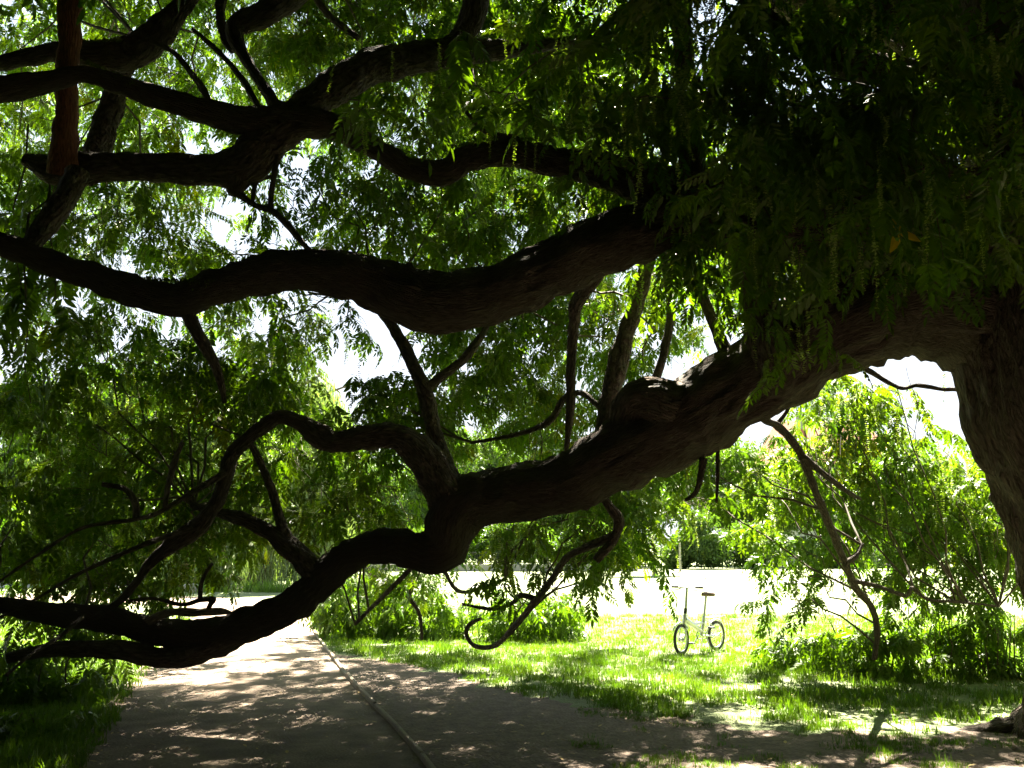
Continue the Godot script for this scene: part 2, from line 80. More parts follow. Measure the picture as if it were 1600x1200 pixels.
# leaf masses of the old tree: [x, y, z, half width, half height, half depth, sprays, catkins]
var MASSES := [
	[-5.92, 7.72, -10.8, 0.7, 0.62, 1.5, 27, 6],
	[-4.69, 8.06, -10.8, 0.7, 0.47, 1.5, 31, 8],
	[-5.89, 6.48, -10.8, 0.61, 0.46, 1.5, 23, 8],
	[-4.57, 7.72, -11.6, 0.58, 0.33, 1.5, 13, 4],
	[-2.49, 7.72, -10.8, 0.7, 0.62, 1.5, 42, 8],
	[-2.82, 6.15, -10.8, 0.38, 0.3, 1.5, 8, 6],
	[-4.28, 6.48, -10.8, 0.61, 0.23, 1.5, 16, 8],
	[-1.56, 7.97, -10.8, 0.78, 0.47, 1.5, 53, 10],
	[-1.85, 6.89, -10.8, 0.62, 0.38, 1.5, 43, 8],
	[-5.58, 5.52, -10.8, 0.68, 0.38, 1.5, 33, 12],
	[-4.37, 5.44, -10.8, 0.68, 0.38, 1.5, 38, 16],
	[-3.67, 5.05, -10.8, 0.6, 0.3, 1.5, 25, 10],
	[-4.86, 4.97, -10.8, 0.52, 0.22, 1.5, 16, 8],
	[-2.12, 5.83, -10.8, 0.38, 0.38, 1.5, 23, 10],
	[-2.69, 5.05, -10.8, 0.37, 0.22, 1.5, 7, 4],
	[-1.28, 5.44, -10.8, 0.53, 0.45, 1.5, 62, 10],
	[-0.3, 5.6, -10.8, 0.45, 0.38, 1.5, 28, 6],
	[0.53, 5.36, -10.8, 0.38, 0.3, 1.5, 19, 6],
	[-0.77, 6.97, -10.8, 0.69, 0.46, 1.5, 49, 8],
	[0.23, 7.05, -10.8, 0.62, 0.54, 1.5, 60, 12],
	[0.16, 7.97, -10.8, 0.86, 0.39, 1.5, 64, 10],
	[-1.07, 6.44, -10.8, 0.46, 0.23, 0.8, 12, 0],
	[-0.22, 5.05, -10.8, 0.52, 0.22, 1.5, 30, 6],
	[0.86, 5.73, -7.5, 0.49, 0.49, 2, 40, 20],
	[0.85, 4.93, -7.5, 0.42, 0.32, 2, 28, 14],
	[1.4, 5.08, -7, 0.4, 0.55, 2, 38, 22],
	[2.15, 5.67, -7.5, 0.48, 0.43, 2.5, 39, 14],
	[1.97, 4.5, -7, 0.44, 0.39, 2, 38, 10],
	[2.92, 5.85, -7.5, 0.54, 0.38, 2, 38, 10],
	[2.77, 4.66, -7, 0.49, 0.3, 2, 35, 8],
	[3.41, 5.24, -7, 0.5, 0.55, 2, 47, 10],
	[3.42, 4.14, -6.6, 0.42, 0.37, 1.2, 28, 8],
	[2.94, 4.02, -6.8, 0.38, 0.24, 1, 15, 6],
	[1.55, 4.21, -8, 0.39, 0.22, 2, 23, 6],
	[2.44, 4.04, -7, 0.24, 0.19, 1, 10, 4],
	[2.21, 3.98, -8, 0.22, 0.33, 1, 10, 4],
	[2.32, 3.39, -7.9, 0.32, 0.22, 0.4, 5, 3],
	[4.12, 6.02, -7.5, 0.43, 0.33, 2, 25, 4],
	[-5.78, 4.43, -10.8, 0.52, 0.44, 1.5, 31, 10],
	[-5.66, 3.45, -10.8, 0.44, 0.51, 1.5, 38, 14],
	[-4.95, 4.2, -10.8, 0.44, 0.3, 1.5, 11, 6],
	[-4.4, 3.75, -10.8, 0.51, 0.44, 1.5, 31, 20],
	[-3.52, 3.75, -10.8, 0.51, 0.44, 1.5, 31, 20],
	[-2.85, 4.15, -11.6, 0.47, 0.47, 1.5, 27, 18],
	[-4.99, 2.86, -10.8, 0.65, 0.43, 1.5, 44, 24],
	[-3.91, 2.86, -10.8, 0.65, 0.43, 1.5, 38, 24],
	[-2.77, 3.38, -10.8, 0.44, 0.29, 1.5, 24, 12],
	[-5.44, 2.2, -10.8, 0.57, 0.43, 1.5, 35, 20],
	[-4.51, 2.2, -10.8, 0.64, 0.43, 1.5, 37, 24],
	[-3.65, 2.06, -10.8, 0.5, 0.43, 1, 44, 14],
	[-3.54, 1.5, -10.8, 0.35, 0.21, 0.8, 9, 5],
	[-2.93, 2.34, -11.6, 0.46, 0.39, 1.5, 15, 22],
	[-2.06, 2.31, -11.1, 0.52, 0.37, 1.5, 43, 26],
	[-1.69, 2.17, -11.6, 0.46, 0.23, 1.5, 14, 14],
	[-3.06, 3.3, -10.8, 0.36, 0.44, 1, 21, 8],
	[-1.92, 4.16, -10.8, 0.22, 0.11, 1, 3, 2],
	[-2.45, 4.51, -10.8, 0.3, 0.22, 1, 7, 8],
	[-1.24, 3.23, -10.8, 0.44, 0.36, 1.5, 40, 8],
	[-0.85, 3.25, -12.6, 0.42, 0.42, 1.5, 21, 6],
	[-0.63, 4.39, -11.6, 0.48, 0.32, 1.5, 21, 4],
	[-0.08, 3.91, -11.6, 0.63, 0.63, 1.5, 72, 20],
	[0.34, 3.25, -12.6, 0.68, 0.42, 1.5, 47, 18],
	[-1.75, 3.11, -11.6, 0.31, 0.16, 1, 8, 2],
	[0.86, 4.46, -12.6, 0.52, 0.6, 1.5, 27, 10],
	[1.71, 4.11, -12.6, 0.6, 0.51, 1.5, 19, 10],
	[2.51, 4.9, -12.6, 0.43, 0.52, 1.5, 15, 6],
	[2.44, 5.03, -11, 0.46, 0.3, 2, 20, 4],
	[1.64, 4.66, -10.8, 0.45, 0.37, 1.5, 14, 8],
	[1.36, 3.59, -12.6, 0.43, 0.34, 1.5, 10, 8],
	[1.11, 4.2, -10.8, 0.3, 0.44, 0.8, 9, 4],
	[0, 1.85, -11.1, 0.51, 0.18, 1.5, 10, 14],
	[1.23, 2.32, -11.6, 0.46, 0.39, 1.5, 23, 10],
	[1.6, 1.84, -12.1, 0.4, 0.32, 1.2, 14, 8],
	[2.17, 2.3, -12.6, 0.42, 0.33, 1.5, 7, 6],
	[0.71, 1.48, -12.1, 0.4, 0.2, 1.5, 7, 4],
	[0.93, 1.85, -10.8, 0.36, 0.28, 1, 8, 4],
	[-0.07, 1.46, -11.1, 0.22, 0.22, 1, 3, 2],
	[-1.16, 1.38, -13.6, 0.53, 0.27, 1.5, 13, 6],
	[-2.2, 1.38, -14, 0.55, 0.37, 2, 13, 8],
	[3.68, 2.95, -12.2, 0.49, 0.41, 0.7, 14, 8],
	[4.5, 3.42, -12.6, 0.51, 0.34, 0.7, 19, 8],
	[4.88, 2.74, -12.6, 0.59, 0.42, 0.7, 27, 12],
	[5.69, 2.4, -12.6, 0.5, 0.5, 0.7, 27, 12],
	[3.44, 2.2, -12.2, 0.49, 0.49, 0.7, 14, 8],
	[4.5, 2.05, -12.6, 0.58, 0.5, 0.7, 21, 12],
	[5.4, 1.81, -12.6, 0.66, 0.42, 0.7, 22, 12],
	[6.24, 1.97, -12.6, 0.5, 0.58, 0.7, 30, 10],
	[3.64, 1.48, -12.2, 0.56, 0.4, 0.7, 16, 6],
	[4.79, 1.4, -12.6, 0.58, 0.33, 0.7, 19, 10],
	[6.03, 1.4, -12.6, 0.66, 0.33, 0.7, 22, 8],
	[3.17, 2.62, -12.2, 0.33, 0.33, 0.7, 8, 4],
	[3.46, 0.98, -12.2, 0.32, 0.24, 0.7, 5, 2],
	[4.95, 3.69, -12.2, 0.25, 0.17, 0.7, 3, 0],
	[6.09, 3.01, -13.6, 0.36, 0.18, 0.7, 8, 2],
	[4.34, 3.85, -13.1, 0.44, 0.22, 0.7, 15, 8],
	[4.86, 3.58, -13.1, 0.44, 0.26, 0.7, 15, 8],
	[5.65, 3.1, -13.6, 0.46, 0.23, 0.7, 14, 6],
	[4.4, 2.79, -13.2, 0.53, 0.35, 0.7, 17, 10],
	[5.52, 2.44, -13.4, 0.53, 0.36, 0.7, 17, 10],
	[3.69, 2.53, -13.2, 0.35, 0.26, 0.7, 6, 6],
	[0.82, 1.53, -10.8, 0.28, 0.14, 0.5, 6, 4],
	[2.02, 2.57, -10.8, 0.29, 0.14, 1, 9, 4],
	[2.8, 5.85, -12.6, 0.53, 0.39, 0.7, 32, 2],
	[3.59, 5.85, -12.6, 0.53, 0.39, 0.7, 32, 2],
	[4.38, 5.85, -12.6, 0.53, 0.39, 0.7, 32, 2],
	[5.17, 5.85, -12.6, 0.53, 0.39, 0.7, 32, 2],
	[5.96, 5.85, -12.6, 0.53, 0.39, 0.7, 32, 2],
	[6.66, 5.85, -12.6, 0.53, 0.39, 0.7, 32, 2],
	[3.28, 6.75, -13.4, 0.66, 0.42, 0.7, 27, 2],
	[4.6, 6.75, -13.4, 0.66, 0.42, 0.7, 27, 2],
	[5.91, 6.75, -13.4, 0.66, 0.42, 0.7, 27, 2],
	[-5.26, 1.71, -10.8, 0.57, 0.28, 1.5, 18, 10],
	[-4.33, 1.57, -10.8, 0.5, 0.28, 1, 15, 8],
	[-5.2, 1.01, -10.8, 0.56, 0.28, 1, 18, 4],
	[-4.3, 1.22, -10.8, 0.42, 0.21, 1, 8, 3],
	[-4.69, 0.74, -10.8, 0.42, 0.21, 1, 9, 0],
	[-8.21, 9.66, -15.5, 1.22, 0.78, 3, 37, 8],
	[-6.43, 9.66, -15.5, 1.22, 0.78, 3, 27, 8],
	[-4.22, 9.78, -15.5, 1.22, 0.78, 3, 33, 8],
	[-2.22, 9.78, -15.5, 1.22, 0.78, 3, 46, 8],
	[-0.44, 9.78, -15.5, 1.22, 0.78, 3, 46, 8],
	[1.11, 9.42, -15.5, 1.22, 0.77, 3, 46, 8],
	[-8.04, 7.68, -15.5, 1.2, 0.76, 3, 31, 8],
	[-6.3, 7.68, -15.5, 1.2, 0.76, 3, 31, 8],
	[-1.74, 7.56, -15.5, 1.19, 0.76, 3, 46, 8],
	[0, 7.56, -15.5, 1.19, 0.76, 3, 37, 8],
	[-5, 5.66, -15.5, 1.17, 0.74, 3, 24, 8],
	[-6.74, 4.69, -15.5, 1.16, 0.74, 3, 24, 8],
	[-8.02, 4.9, -15.5, 1.16, 0.74, 3, 24, 8],
	[-4.91, 3.83, -15.5, 1.15, 0.73, 3, 33, 8],
	[-6.43, 3.31, -15.5, 1.14, 0.73, 3, 37, 8],
	[-7.65, 3, -15.5, 1.14, 0.72, 3, 37, 8],
	[0.85, 5.99, -15.5, 1.17, 0.75, 3, 37, 8],
	[-0.21, 4.05, -15.5, 1.15, 0.73, 3, 40, 8],
	[-3.94, 3.21, -15.5, 1.14, 0.73, 3, 24, 8],
	[-2.88, 9.66, -15.5, 1.22, 0.78, 3, 27, 8],
	[1.73, 7.33, -15.5, 1.19, 0.76, 3, 31, 8],
]
# leaf masses higher up and behind: the rest of the crown, which shades the path
var UPPER := [
	[-2.27, 7.41, 6.98, 1.9, 1.3, 1.9, 78, 0],
	[-2.27, 10.61, 6.98, 1.9, 1.3, 1.9, 78, 0],
	[-2.27, 13.81, 6.98, 1.9, 1.3, 1.9, 78, 0],
	[-2.27, 17.01, 6.98, 1.9, 1.3, 1.9, 78, 0],
	[1, 7.42, 7.94, 1.9, 1.3, 1.9, 78, 0],
	[1, 10.62, 7.94, 1.9, 1.3, 1.9, 78, 0],
	[1, 13.82, 7.94, 1.9, 1.3, 1.9, 78, 0],
	[3.86, 6.82, 6.96, 1.9, 1.3, 1.9, 78, 0],
	[3.86, 10.02, 6.96, 1.9, 1.3, 1.9, 78, 0],
	[3.86, 13.22, 6.96, 1.9, 1.3, 1.9, 78, 0],
	[3.86, 16.42, 6.96, 1.9, 1.3, 1.9, 78, 0],
	[6.85, 7.37, 7.22, 1.9, 1.3, 1.9, 78, 0],
	[6.85, 10.57, 7.22, 1.9, 1.3, 1.9, 78, 0],
	[6.85, 13.77, 7.22, 1.9, 1.3, 1.9, 78, 0],
	[9.21, 6.78, 6.9, 1.9, 1.3, 1.9, 78, 0],
	[9.21, 9.98, 6.9, 1.9, 1.3, 1.9, 78, 0],
	[9.21, 13.18, 6.9, 1.9, 1.3, 1.9, 78, 0],
	[9.21, 16.38, 6.9, 1.9, 1.3, 1.9, 78, 0],
	[-7.08, 7.56, 4.04, 1.9, 1.3, 1.9, 78, 0],
	[-7.08, 10.76, 4.04, 1.9, 1.3, 1.9, 78, 0],
	[-7.08, 13.96, 4.04, 1.9, 1.3, 1.9, 78, 0],
	[-7.08, 17.16, 4.04, 1.9, 1.3, 1.9, 78, 0],
	[-5.66, 6.96, 3.15, 1.9, 1.3, 1.9, 78, 0],
	[-5.66, 10.16, 3.15, 1.9, 1.3, 1.9, 78, 0],
	[-5.66, 13.36, 3.15, 1.9, 1.3, 1.9, 78, 0],
	[-5.66, 16.56, 3.15, 1.9, 1.3, 1.9, 78, 0],
	[-2.62, 7.51, 3.5, 1.9, 1.3, 1.9, 78, 0],
	[-2.62, 10.71, 3.5, 1.9, 1.3, 1.9, 78, 0],
	[-2.62, 13.91, 3.5, 1.9, 1.3, 1.9, 78, 0],
	[-2.62, 17.11, 3.5, 1.9, 1.3, 1.9, 78, 0],
	[0.01, 7.37, 4.46, 1.9, 1.3, 1.9, 78, 0],
	[0.01, 10.57, 4.46, 1.9, 1.3, 1.9, 78, 0],
	[0.01, 13.77, 4.46, 1.9, 1.3, 1.9, 78, 0],
	[0.01, 16.97, 4.46, 1.9, 1.3, 1.9, 78, 0],
	[3.68, 6.61, 4.52, 1.9, 1.3, 1.9, 78, 0],
	[3.68, 9.81, 4.52, 1.9, 1.3, 1.9, 78, 0],
	[3.68, 13.01, 4.52, 1.9, 1.3, 1.9, 78, 0],
	[3.68, 16.21, 4.52, 1.9, 1.3, 1.9, 78, 0],
	[3.68, 19.41, 4.52, 1.9, 1.3, 1.9, 78, 0],
	[6.08, 7.58, 3.76, 1.9, 1.3, 1.9, 78, 0],
	[6.08, 10.78, 3.76, 1.9, 1.3, 1.9, 78, 0],
	[6.08, 13.98, 3.76, 1.9, 1.3, 1.9, 78, 0],
	[6.08, 17.18, 3.76, 1.9, 1.3, 1.9, 78, 0],
	[11, 6.62, 3.99, 1.9, 1.3, 1.9, 78, 0],
	[11, 9.82, 3.99, 1.9, 1.3, 1.9, 78, 0],
	[11, 13.02, 3.99, 1.9, 1.3, 1.9, 78, 0],
	[11, 16.22, 3.99, 1.9, 1.3, 1.9, 78, 0],
	[12.64, 7.43, 3.43, 1.9, 1.3, 1.9, 78, 0],
	[12.64, 10.63, 3.43, 1.9, 1.3, 1.9, 78, 0],
	[12.64, 13.83, 3.43, 1.9, 1.3, 1.9, 78, 0],
	[12.64, 17.03, 3.43, 1.9, 1.3, 1.9, 78, 0],
	[-10.11, 6.76, 0.21, 1.9, 1.3, 1.9, 78, 0],
	[-10.11, 9.96, 0.21, 1.9, 1.3, 1.9, 78, 0],
	[-10.11, 13.16, 0.21, 1.9, 1.3, 1.9, 78, 0],
	[-10.11, 16.36, 0.21, 1.9, 1.3, 1.9, 78, 0],
	[-8.42, 6.88, 0.25, 1.9, 1.3, 1.9, 78, 0],
	[-8.42, 10.08, 0.25, 1.9, 1.3, 1.9, 78, 0],
	[-8.42, 13.28, 0.25, 1.9, 1.3, 1.9, 78, 0],
	[-8.42, 16.48, 0.25, 1.9, 1.3, 1.9, 78, 0],
	[-4.11, 7.3, 0.97, 1.9, 1.3, 1.9, 78, 0],
	[-4.11, 10.5, 0.97, 1.9, 1.3, 1.9, 78, 0],
	[-4.11, 13.7, 0.97, 1.9, 1.3, 1.9, 78, 0],
	[-4.11, 16.9, 0.97, 1.9, 1.3, 1.9, 78, 0],
	[-4.11, 20.1, 0.97, 1.9, 1.3, 1.9, 78, 0],
	[-1.59, 6.89, 1.57, 1.9, 1.3, 1.9, 78, 0],
	[-1.59, 10.09, 1.57, 1.9, 1.3, 1.9, 78, 0],
	[-1.59, 13.29, 1.57, 1.9, 1.3, 1.9, 78, 0],
	[-1.59, 16.49, 1.57, 1.9, 1.3, 1.9, 78, 0],
	[-1.59, 19.69, 1.57, 1.9, 1.3, 1.9, 78, 0],
	[0.51, 7.29, 0.63, 1.9, 1.3, 1.9, 78, 0],
	[0.51, 10.49, 0.63, 1.9, 1.3, 1.9, 78, 0],
	[0.51, 13.69, 0.63, 1.9, 1.3, 1.9, 78, 0],
	[0.51, 16.89, 0.63, 1.9, 1.3, 1.9, 78, 0],
	[0.51, 20.09, 0.63, 1.9, 1.3, 1.9, 78, 0],
	[3.26, 7.02, 0.23, 1.9, 1.3, 1.9, 78, 0],
	[3.26, 10.22, 0.23, 1.9, 1.3, 1.9, 78, 0],
	[3.26, 13.42, 0.23, 1.9, 1.3, 1.9, 78, 0],
	[3.26, 16.62, 0.23, 1.9, 1.3, 1.9, 78, 0],
	[3.26, 19.82, 0.23, 1.9, 1.3, 1.9, 78, 0],
	[6.48, 7.58, 1.13, 1.9, 1.3, 1.9, 78, 0],
	[6.48, 10.78, 1.13, 1.9, 1.3, 1.9, 78, 0],
	[6.48, 13.98, 1.13, 1.9, 1.3, 1.9, 78, 0],
	[6.48, 17.18, 1.13, 1.9, 1.3, 1.9, 78, 0],
	[6.48, 20.38, 1.13, 1.9, 1.3, 1.9, 78, 0],
	[10.12, 7.52, 0.75, 1.9, 1.3, 1.9, 78, 0],
	[10.12, 10.72, 0.75, 1.9, 1.3, 1.9, 78, 0],
	[10.12, 13.92, 0.75, 1.9, 1.3, 1.9, 78, 0],
	[10.12, 17.12, 0.75, 1.9, 1.3, 1.9, 78, 0],
	[13.92, 7.02, 0.48, 1.9, 1.3, 1.9, 78, 0],
	[13.92, 10.22, 0.48, 1.9, 1.3, 1.9, 78, 0],
	[13.92, 13.42, 0.48, 1.9, 1.3, 1.9, 78, 0],
	[13.92, 16.62, 0.48, 1.9, 1.3, 1.9, 78, 0],
	[16.18, 7.39, 0.2, 1.9, 1.3, 1.9, 78, 0],
	[16.18, 10.59, 0.2, 1.9, 1.3, 1.9, 78, 0],
	[16.18, 13.79, 0.2, 1.9, 1.3, 1.9, 78, 0],
	[-10.87, 7.31, -1.03, 1.9, 1.3, 1.9, 78, 0],
	[-10.87, 10.51, -1.03, 1.9, 1.3, 1.9, 78, 0],
	[-10.87, 13.71, -1.03, 1.9, 1.3, 1.9, 78, 0],
	[-10.87, 16.91, -1.03, 1.9, 1.3, 1.9, 78, 0],
	[-7.19, 7.5, -2.6, 1.9, 1.3, 1.9, 78, 0],
	[-7.19, 10.7, -2.6, 1.9, 1.3, 1.9, 78, 0],
	[-7.19, 13.9, -2.6, 1.9, 1.3, 1.9, 78, 0],
	[-7.19, 17.1, -2.6, 1.9, 1.3, 1.9, 78, 0],
	[-7.19, 20.3, -2.6, 1.9, 1.3, 1.9, 78, 0],
	[-4.18, 7.39, -2.07, 1.9, 1.3, 1.9, 78, 0],
	[-4.18, 10.59, -2.07, 1.9, 1.3, 1.9, 78, 0],
	[-4.18, 13.79, -2.07, 1.9, 1.3, 1.9, 78, 0],
	[-4.18, 16.99, -2.07, 1.9, 1.3, 1.9, 78, 0],
	[-4.18, 20.19, -2.07, 1.9, 1.3, 1.9, 78, 0],
	[-2.24, 6.95, -1.2, 1.9, 1.3, 1.9, 78, 0],
	[-2.24, 10.15, -1.2, 1.9, 1.3, 1.9, 78, 0],
	[-2.24, 13.35, -1.2, 1.9, 1.3, 1.9, 78, 0],
	[-2.24, 16.55, -1.2, 1.9, 1.3, 1.9, 78, 0],
	[-2.24, 19.75, -1.2, 1.9, 1.3, 1.9, 78, 0],
	[0.62, 7.29, -2.87, 1.9, 1.3, 1.9, 78, 0],
	[0.62, 10.49, -2.87, 1.9, 1.3, 1.9, 78, 0],
	[0.62, 13.69, -2.87, 1.9, 1.3, 1.9, 78, 0],
	[0.62, 16.89, -2.87, 1.9, 1.3, 1.9, 78, 0],
	[0.62, 20.09, -2.87, 1.9, 1.3, 1.9, 78, 0],
	[4.08, 6.72, -2.24, 1.9, 1.3, 1.9, 78, 0],
	[4.08, 9.92, -2.24, 1.9, 1.3, 1.9, 78, 0],
	[4.08, 13.12, -2.24, 1.9, 1.3, 1.9, 78, 0],
	[4.08, 16.32, -2.24, 1.9, 1.3, 1.9, 78, 0],
	[4.08, 19.52, -2.24, 1.9, 1.3, 1.9, 78, 0],
	[7.07, 6.99, -2.4, 1.9, 1.3, 1.9, 78, 0],
	[7.07, 10.19, -2.4, 1.9, 1.3, 1.9, 78, 0],
	[7.07, 13.39, -2.4, 1.9, 1.3, 1.9, 78, 0],
	[7.07, 16.59, -2.4, 1.9, 1.3, 1.9, 78, 0],
	[7.07, 19.79, -2.4, 1.9, 1.3, 1.9, 78, 0],
	[9.49, 6.92, -1.81, 1.9, 1.3, 1.9, 78, 0],
	[9.49, 10.12, -1.81, 1.9, 1.3, 1.9, 78, 0],
	[9.49, 13.32, -1.81, 1.9, 1.3, 1.9, 78, 0],
	[9.49, 16.52, -1.81, 1.9, 1.3, 1.9, 78, 0],
	[9.49, 19.72, -1.81, 1.9, 1.3, 1.9, 78, 0],
	[13.37, 6.69, -1.28, 1.9, 1.3, 1.9, 78, 0],
	[13.37, 9.89, -1.28, 1.9, 1.3, 1.9, 78, 0],
	[13.37, 13.09, -1.28, 1.9, 1.3, 1.9, 78, 0],
	[13.37, 16.29, -1.28, 1.9, 1.3, 1.9, 78, 0],
	[15.62, 7.36, -2.39, 1.9, 1.3, 1.9, 78, 0],
	[15.62, 10.56, -2.39, 1.9, 1.3, 1.9, 78, 0],
	[15.62, 13.76, -2.39, 1.9, 1.3, 1.9, 78, 0],
	[15.62, 16.96, -2.39, 1.9, 1.3, 1.9, 78, 0],
	[-11.02, 7.26, -4.89, 1.9, 1.3, 1.9, 78, 0],
	[-11.02, 10.46, -4.89, 1.9, 1.3, 1.9, 78, 0],
	[-11.02, 13.66, -4.89, 1.9, 1.3, 1.9, 78, 0],
	[-11.02, 16.86, -4.89, 1.9, 1.3, 1.9, 78, 0],
	[-7.67, 7.19, -4.68, 1.9, 1.3, 1.9, 78, 0],
	[-7.67, 10.39, -4.68, 1.9, 1.3, 1.9, 78, 0],
	[-7.67, 13.59, -4.68, 1.9, 1.3, 1.9, 78, 0],
	[-7.67, 16.79, -4.68, 1.9, 1.3, 1.9, 78, 0],
	[-7.67, 19.99, -4.68, 1.9, 1.3, 1.9, 78, 0],
	[-5.35, 7.72, -5.89, 1.9, 1.3, 1.9, 78, 0],
	[-5.35, 10.92, -5.89, 1.9, 1.3, 1.9, 78, 0],
	[-5.35, 14.12, -5.89, 1.9, 1.3, 1.9, 78, 0],
	[-5.35, 17.32, -5.89, 1.9, 1.3, 1.9, 78, 0],
	[-5.35, 20.52, -5.89, 1.9, 1.3, 1.9, 78, 0],
	[-2.28, 7.07, -4.56, 1.9, 1.3, 1.9, 78, 0],
	[-2.28, 10.27, -4.56, 1.9, 1.3, 1.9, 78, 0],
	[-2.28, 13.47, -4.56, 1.9, 1.3, 1.9, 78, 0],
	[-2.28, 16.67, -4.56, 1.9, 1.3, 1.9, 78, 0],
	[-2.28, 19.87, -4.56, 1.9, 1.3, 1.9, 78, 0],
	[0.86, 7.72, -4.44, 1.9, 1.3, 1.9, 78, 0],
	[0.86, 10.92, -4.44, 1.9, 1.3, 1.9, 78, 0],
	[0.86, 14.12, -4.44, 1.9, 1.3, 1.9, 78, 0],
	[0.86, 17.32, -4.44, 1.9, 1.3, 1.9, 78, 0],
	[0.86, 20.52, -4.44, 1.9, 1.3, 1.9, 78, 0],
	[4, 7.56, -5.4, 1.9, 1.3, 1.9, 78, 0],
	[4, 10.76, -5.4, 1.9, 1.3, 1.9, 78, 0],
	[4, 13.96, -5.4, 1.9, 1.3, 1.9, 78, 0],
	[4, 17.16, -5.4, 1.9, 1.3, 1.9, 78, 0],
	[4, 20.36, -5.4, 1.9, 1.3, 1.9, 78, 0],
	[6.93, 8.13, -5.21, 1.9, 1.3, 1.9, 78, 0],
	[6.93, 11.33, -5.21, 1.9, 1.3, 1.9, 78, 0],
	[6.93, 14.53, -5.21, 1.9, 1.3, 1.9, 78, 0],
	[6.93, 17.73, -5.21, 1.9, 1.3, 1.9, 78, 0],
	[6.93, 20.93, -5.21, 1.9, 1.3, 1.9, 78, 0],
	[9.5, 7.95, -4.92, 1.9, 1.3, 1.9, 78, 0],
	[9.5, 11.15, -4.92, 1.9, 1.3, 1.9, 78, 0],
	[9.5, 14.35, -4.92, 1.9, 1.3, 1.9, 78, 0],
	[9.5, 17.55, -4.92, 1.9, 1.3, 1.9, 78, 0],
	[9.5, 20.75, -4.92, 1.9, 1.3, 1.9, 78, 0],
	[13.66, 7.34, -4.46, 1.9, 1.3, 1.9, 78, 0],
	[13.66, 10.54, -4.46, 1.9, 1.3, 1.9, 78, 0],
	[13.66, 13.74, -4.46, 1.9, 1.3, 1.9, 78, 0],
	[13.66, 16.94, -4.46, 1.9, 1.3, 1.9, 78, 0],
	[16.52, 7.69, -4.79, 1.9, 1.3, 1.9, 78, 0],
	[16.52, 10.89, -4.79, 1.9, 1.3, 1.9, 78, 0],
	[16.52, 14.09, -4.79, 1.9, 1.3, 1.9, 78, 0],
	[16.52, 17.29, -4.79, 1.9, 1.3, 1.9, 78, 0],
	[-13.89, 9.62, -8.36, 1.9, 1.3, 1.9, 78, 0],
	[-13.89, 12.82, -8.36, 1.9, 1.3, 1.9, 78, 0],
	[-13.89, 16.02, -8.36, 1.9, 1.3, 1.9, 78, 0],
	[-10.54, 9.31, -7.64, 1.9, 1.3, 1.9, 78, 0],
	[-10.54, 12.51, -7.64, 1.9, 1.3, 1.9, 78, 0],
	[-10.54, 15.71, -7.64, 1.9, 1.3, 1.9, 78, 0],
	[-10.54, 18.91, -7.64, 1.9, 1.3, 1.9, 78, 0],
	[-8.28, 8.93, -7.61, 1.9, 1.3, 1.9, 78, 0],
	[-8.28, 12.13, -7.61, 1.9, 1.3, 1.9, 78, 0],
	[-8.28, 15.33, -7.61, 1.9, 1.3, 1.9, 78, 0],
	[-8.28, 18.53, -7.61, 1.9, 1.3, 1.9, 78, 0],
	[-5.55, 9.35, -8.09, 1.9, 1.3, 1.9, 78, 0],
	[-5.55, 12.55, -8.09, 1.9, 1.3, 1.9, 78, 0],
	[-5.55, 15.75, -8.09, 1.9, 1.3, 1.9, 78, 0],
	[-5.55, 18.95, -8.09, 1.9, 1.3, 1.9, 78, 0],
	[-2.91, 9.71, -8.61, 1.9, 1.3, 1.9, 78, 0],
	[-2.91, 12.91, -8.61, 1.9, 1.3, 1.9, 78, 0],
	[-2.91, 16.11, -8.61, 1.9, 1.3, 1.9, 78, 0],
	[-2.91, 19.31, -8.61, 1.9, 1.3, 1.9, 78, 0],
	[-2.91, 22.51, -8.61, 1.9, 1.3, 1.9, 78, 0],
	[1.87, 9.55, -8.2, 1.9, 1.3, 1.9, 78, 0],
	[1.87, 12.75, -8.2, 1.9, 1.3, 1.9, 78, 0],
	[1.87, 15.95, -8.2, 1.9, 1.3, 1.9, 78, 0],
	[1.87, 19.15, -8.2, 1.9, 1.3, 1.9, 78, 0],
	[1.87, 22.35, -8.2, 1.9, 1.3, 1.9, 78, 0],
	[4.75, 9.86, -8.79, 1.9, 1.3, 1.9, 78, 0],
	[4.75, 13.06, -8.79, 1.9, 1.3, 1.9, 78, 0],
	[4.75, 16.26, -8.79, 1.9, 1.3, 1.9, 78, 0],
	[4.75, 19.46, -8.79, 1.9, 1.3, 1.9, 78, 0],
	[4.75, 22.66, -8.79, 1.9, 1.3, 1.9, 78, 0],
	[6.25, 10.06, -8.28, 1.9, 1.3, 1.9, 78, 0],
	[6.25, 13.26, -8.28, 1.9, 1.3, 1.9, 78, 0],
	[6.25, 16.46, -8.28, 1.9, 1.3, 1.9, 78, 0],
	[6.25, 19.66, -8.28, 1.9, 1.3, 1.9, 78, 0],
	[6.25, 22.86, -8.28, 1.9, 1.3, 1.9, 78, 0],
	[10.22, 9.81, -8.57, 1.9, 1.3, 1.9, 78, 0],
	[10.22, 13.01, -8.57, 1.9, 1.3, 1.9, 78, 0],
	[10.22, 16.21, -8.57, 1.9, 1.3, 1.9, 78, 0],
	[10.22, 19.41, -8.57, 1.9, 1.3, 1.9, 78, 0],
	[13.24, 9.15, -7.53, 1.9, 1.3, 1.9, 78, 0],
	[13.24, 12.35, -7.53, 1.9, 1.3, 1.9, 78, 0],
	[13.24, 15.55, -7.53, 1.9, 1.3, 1.9, 78, 0],
	[13.24, 18.75, -7.53, 1.9, 1.3, 1.9, 78, 0],
	[15.76, 9.29, -7.77, 1.9, 1.3, 1.9, 78, 0],
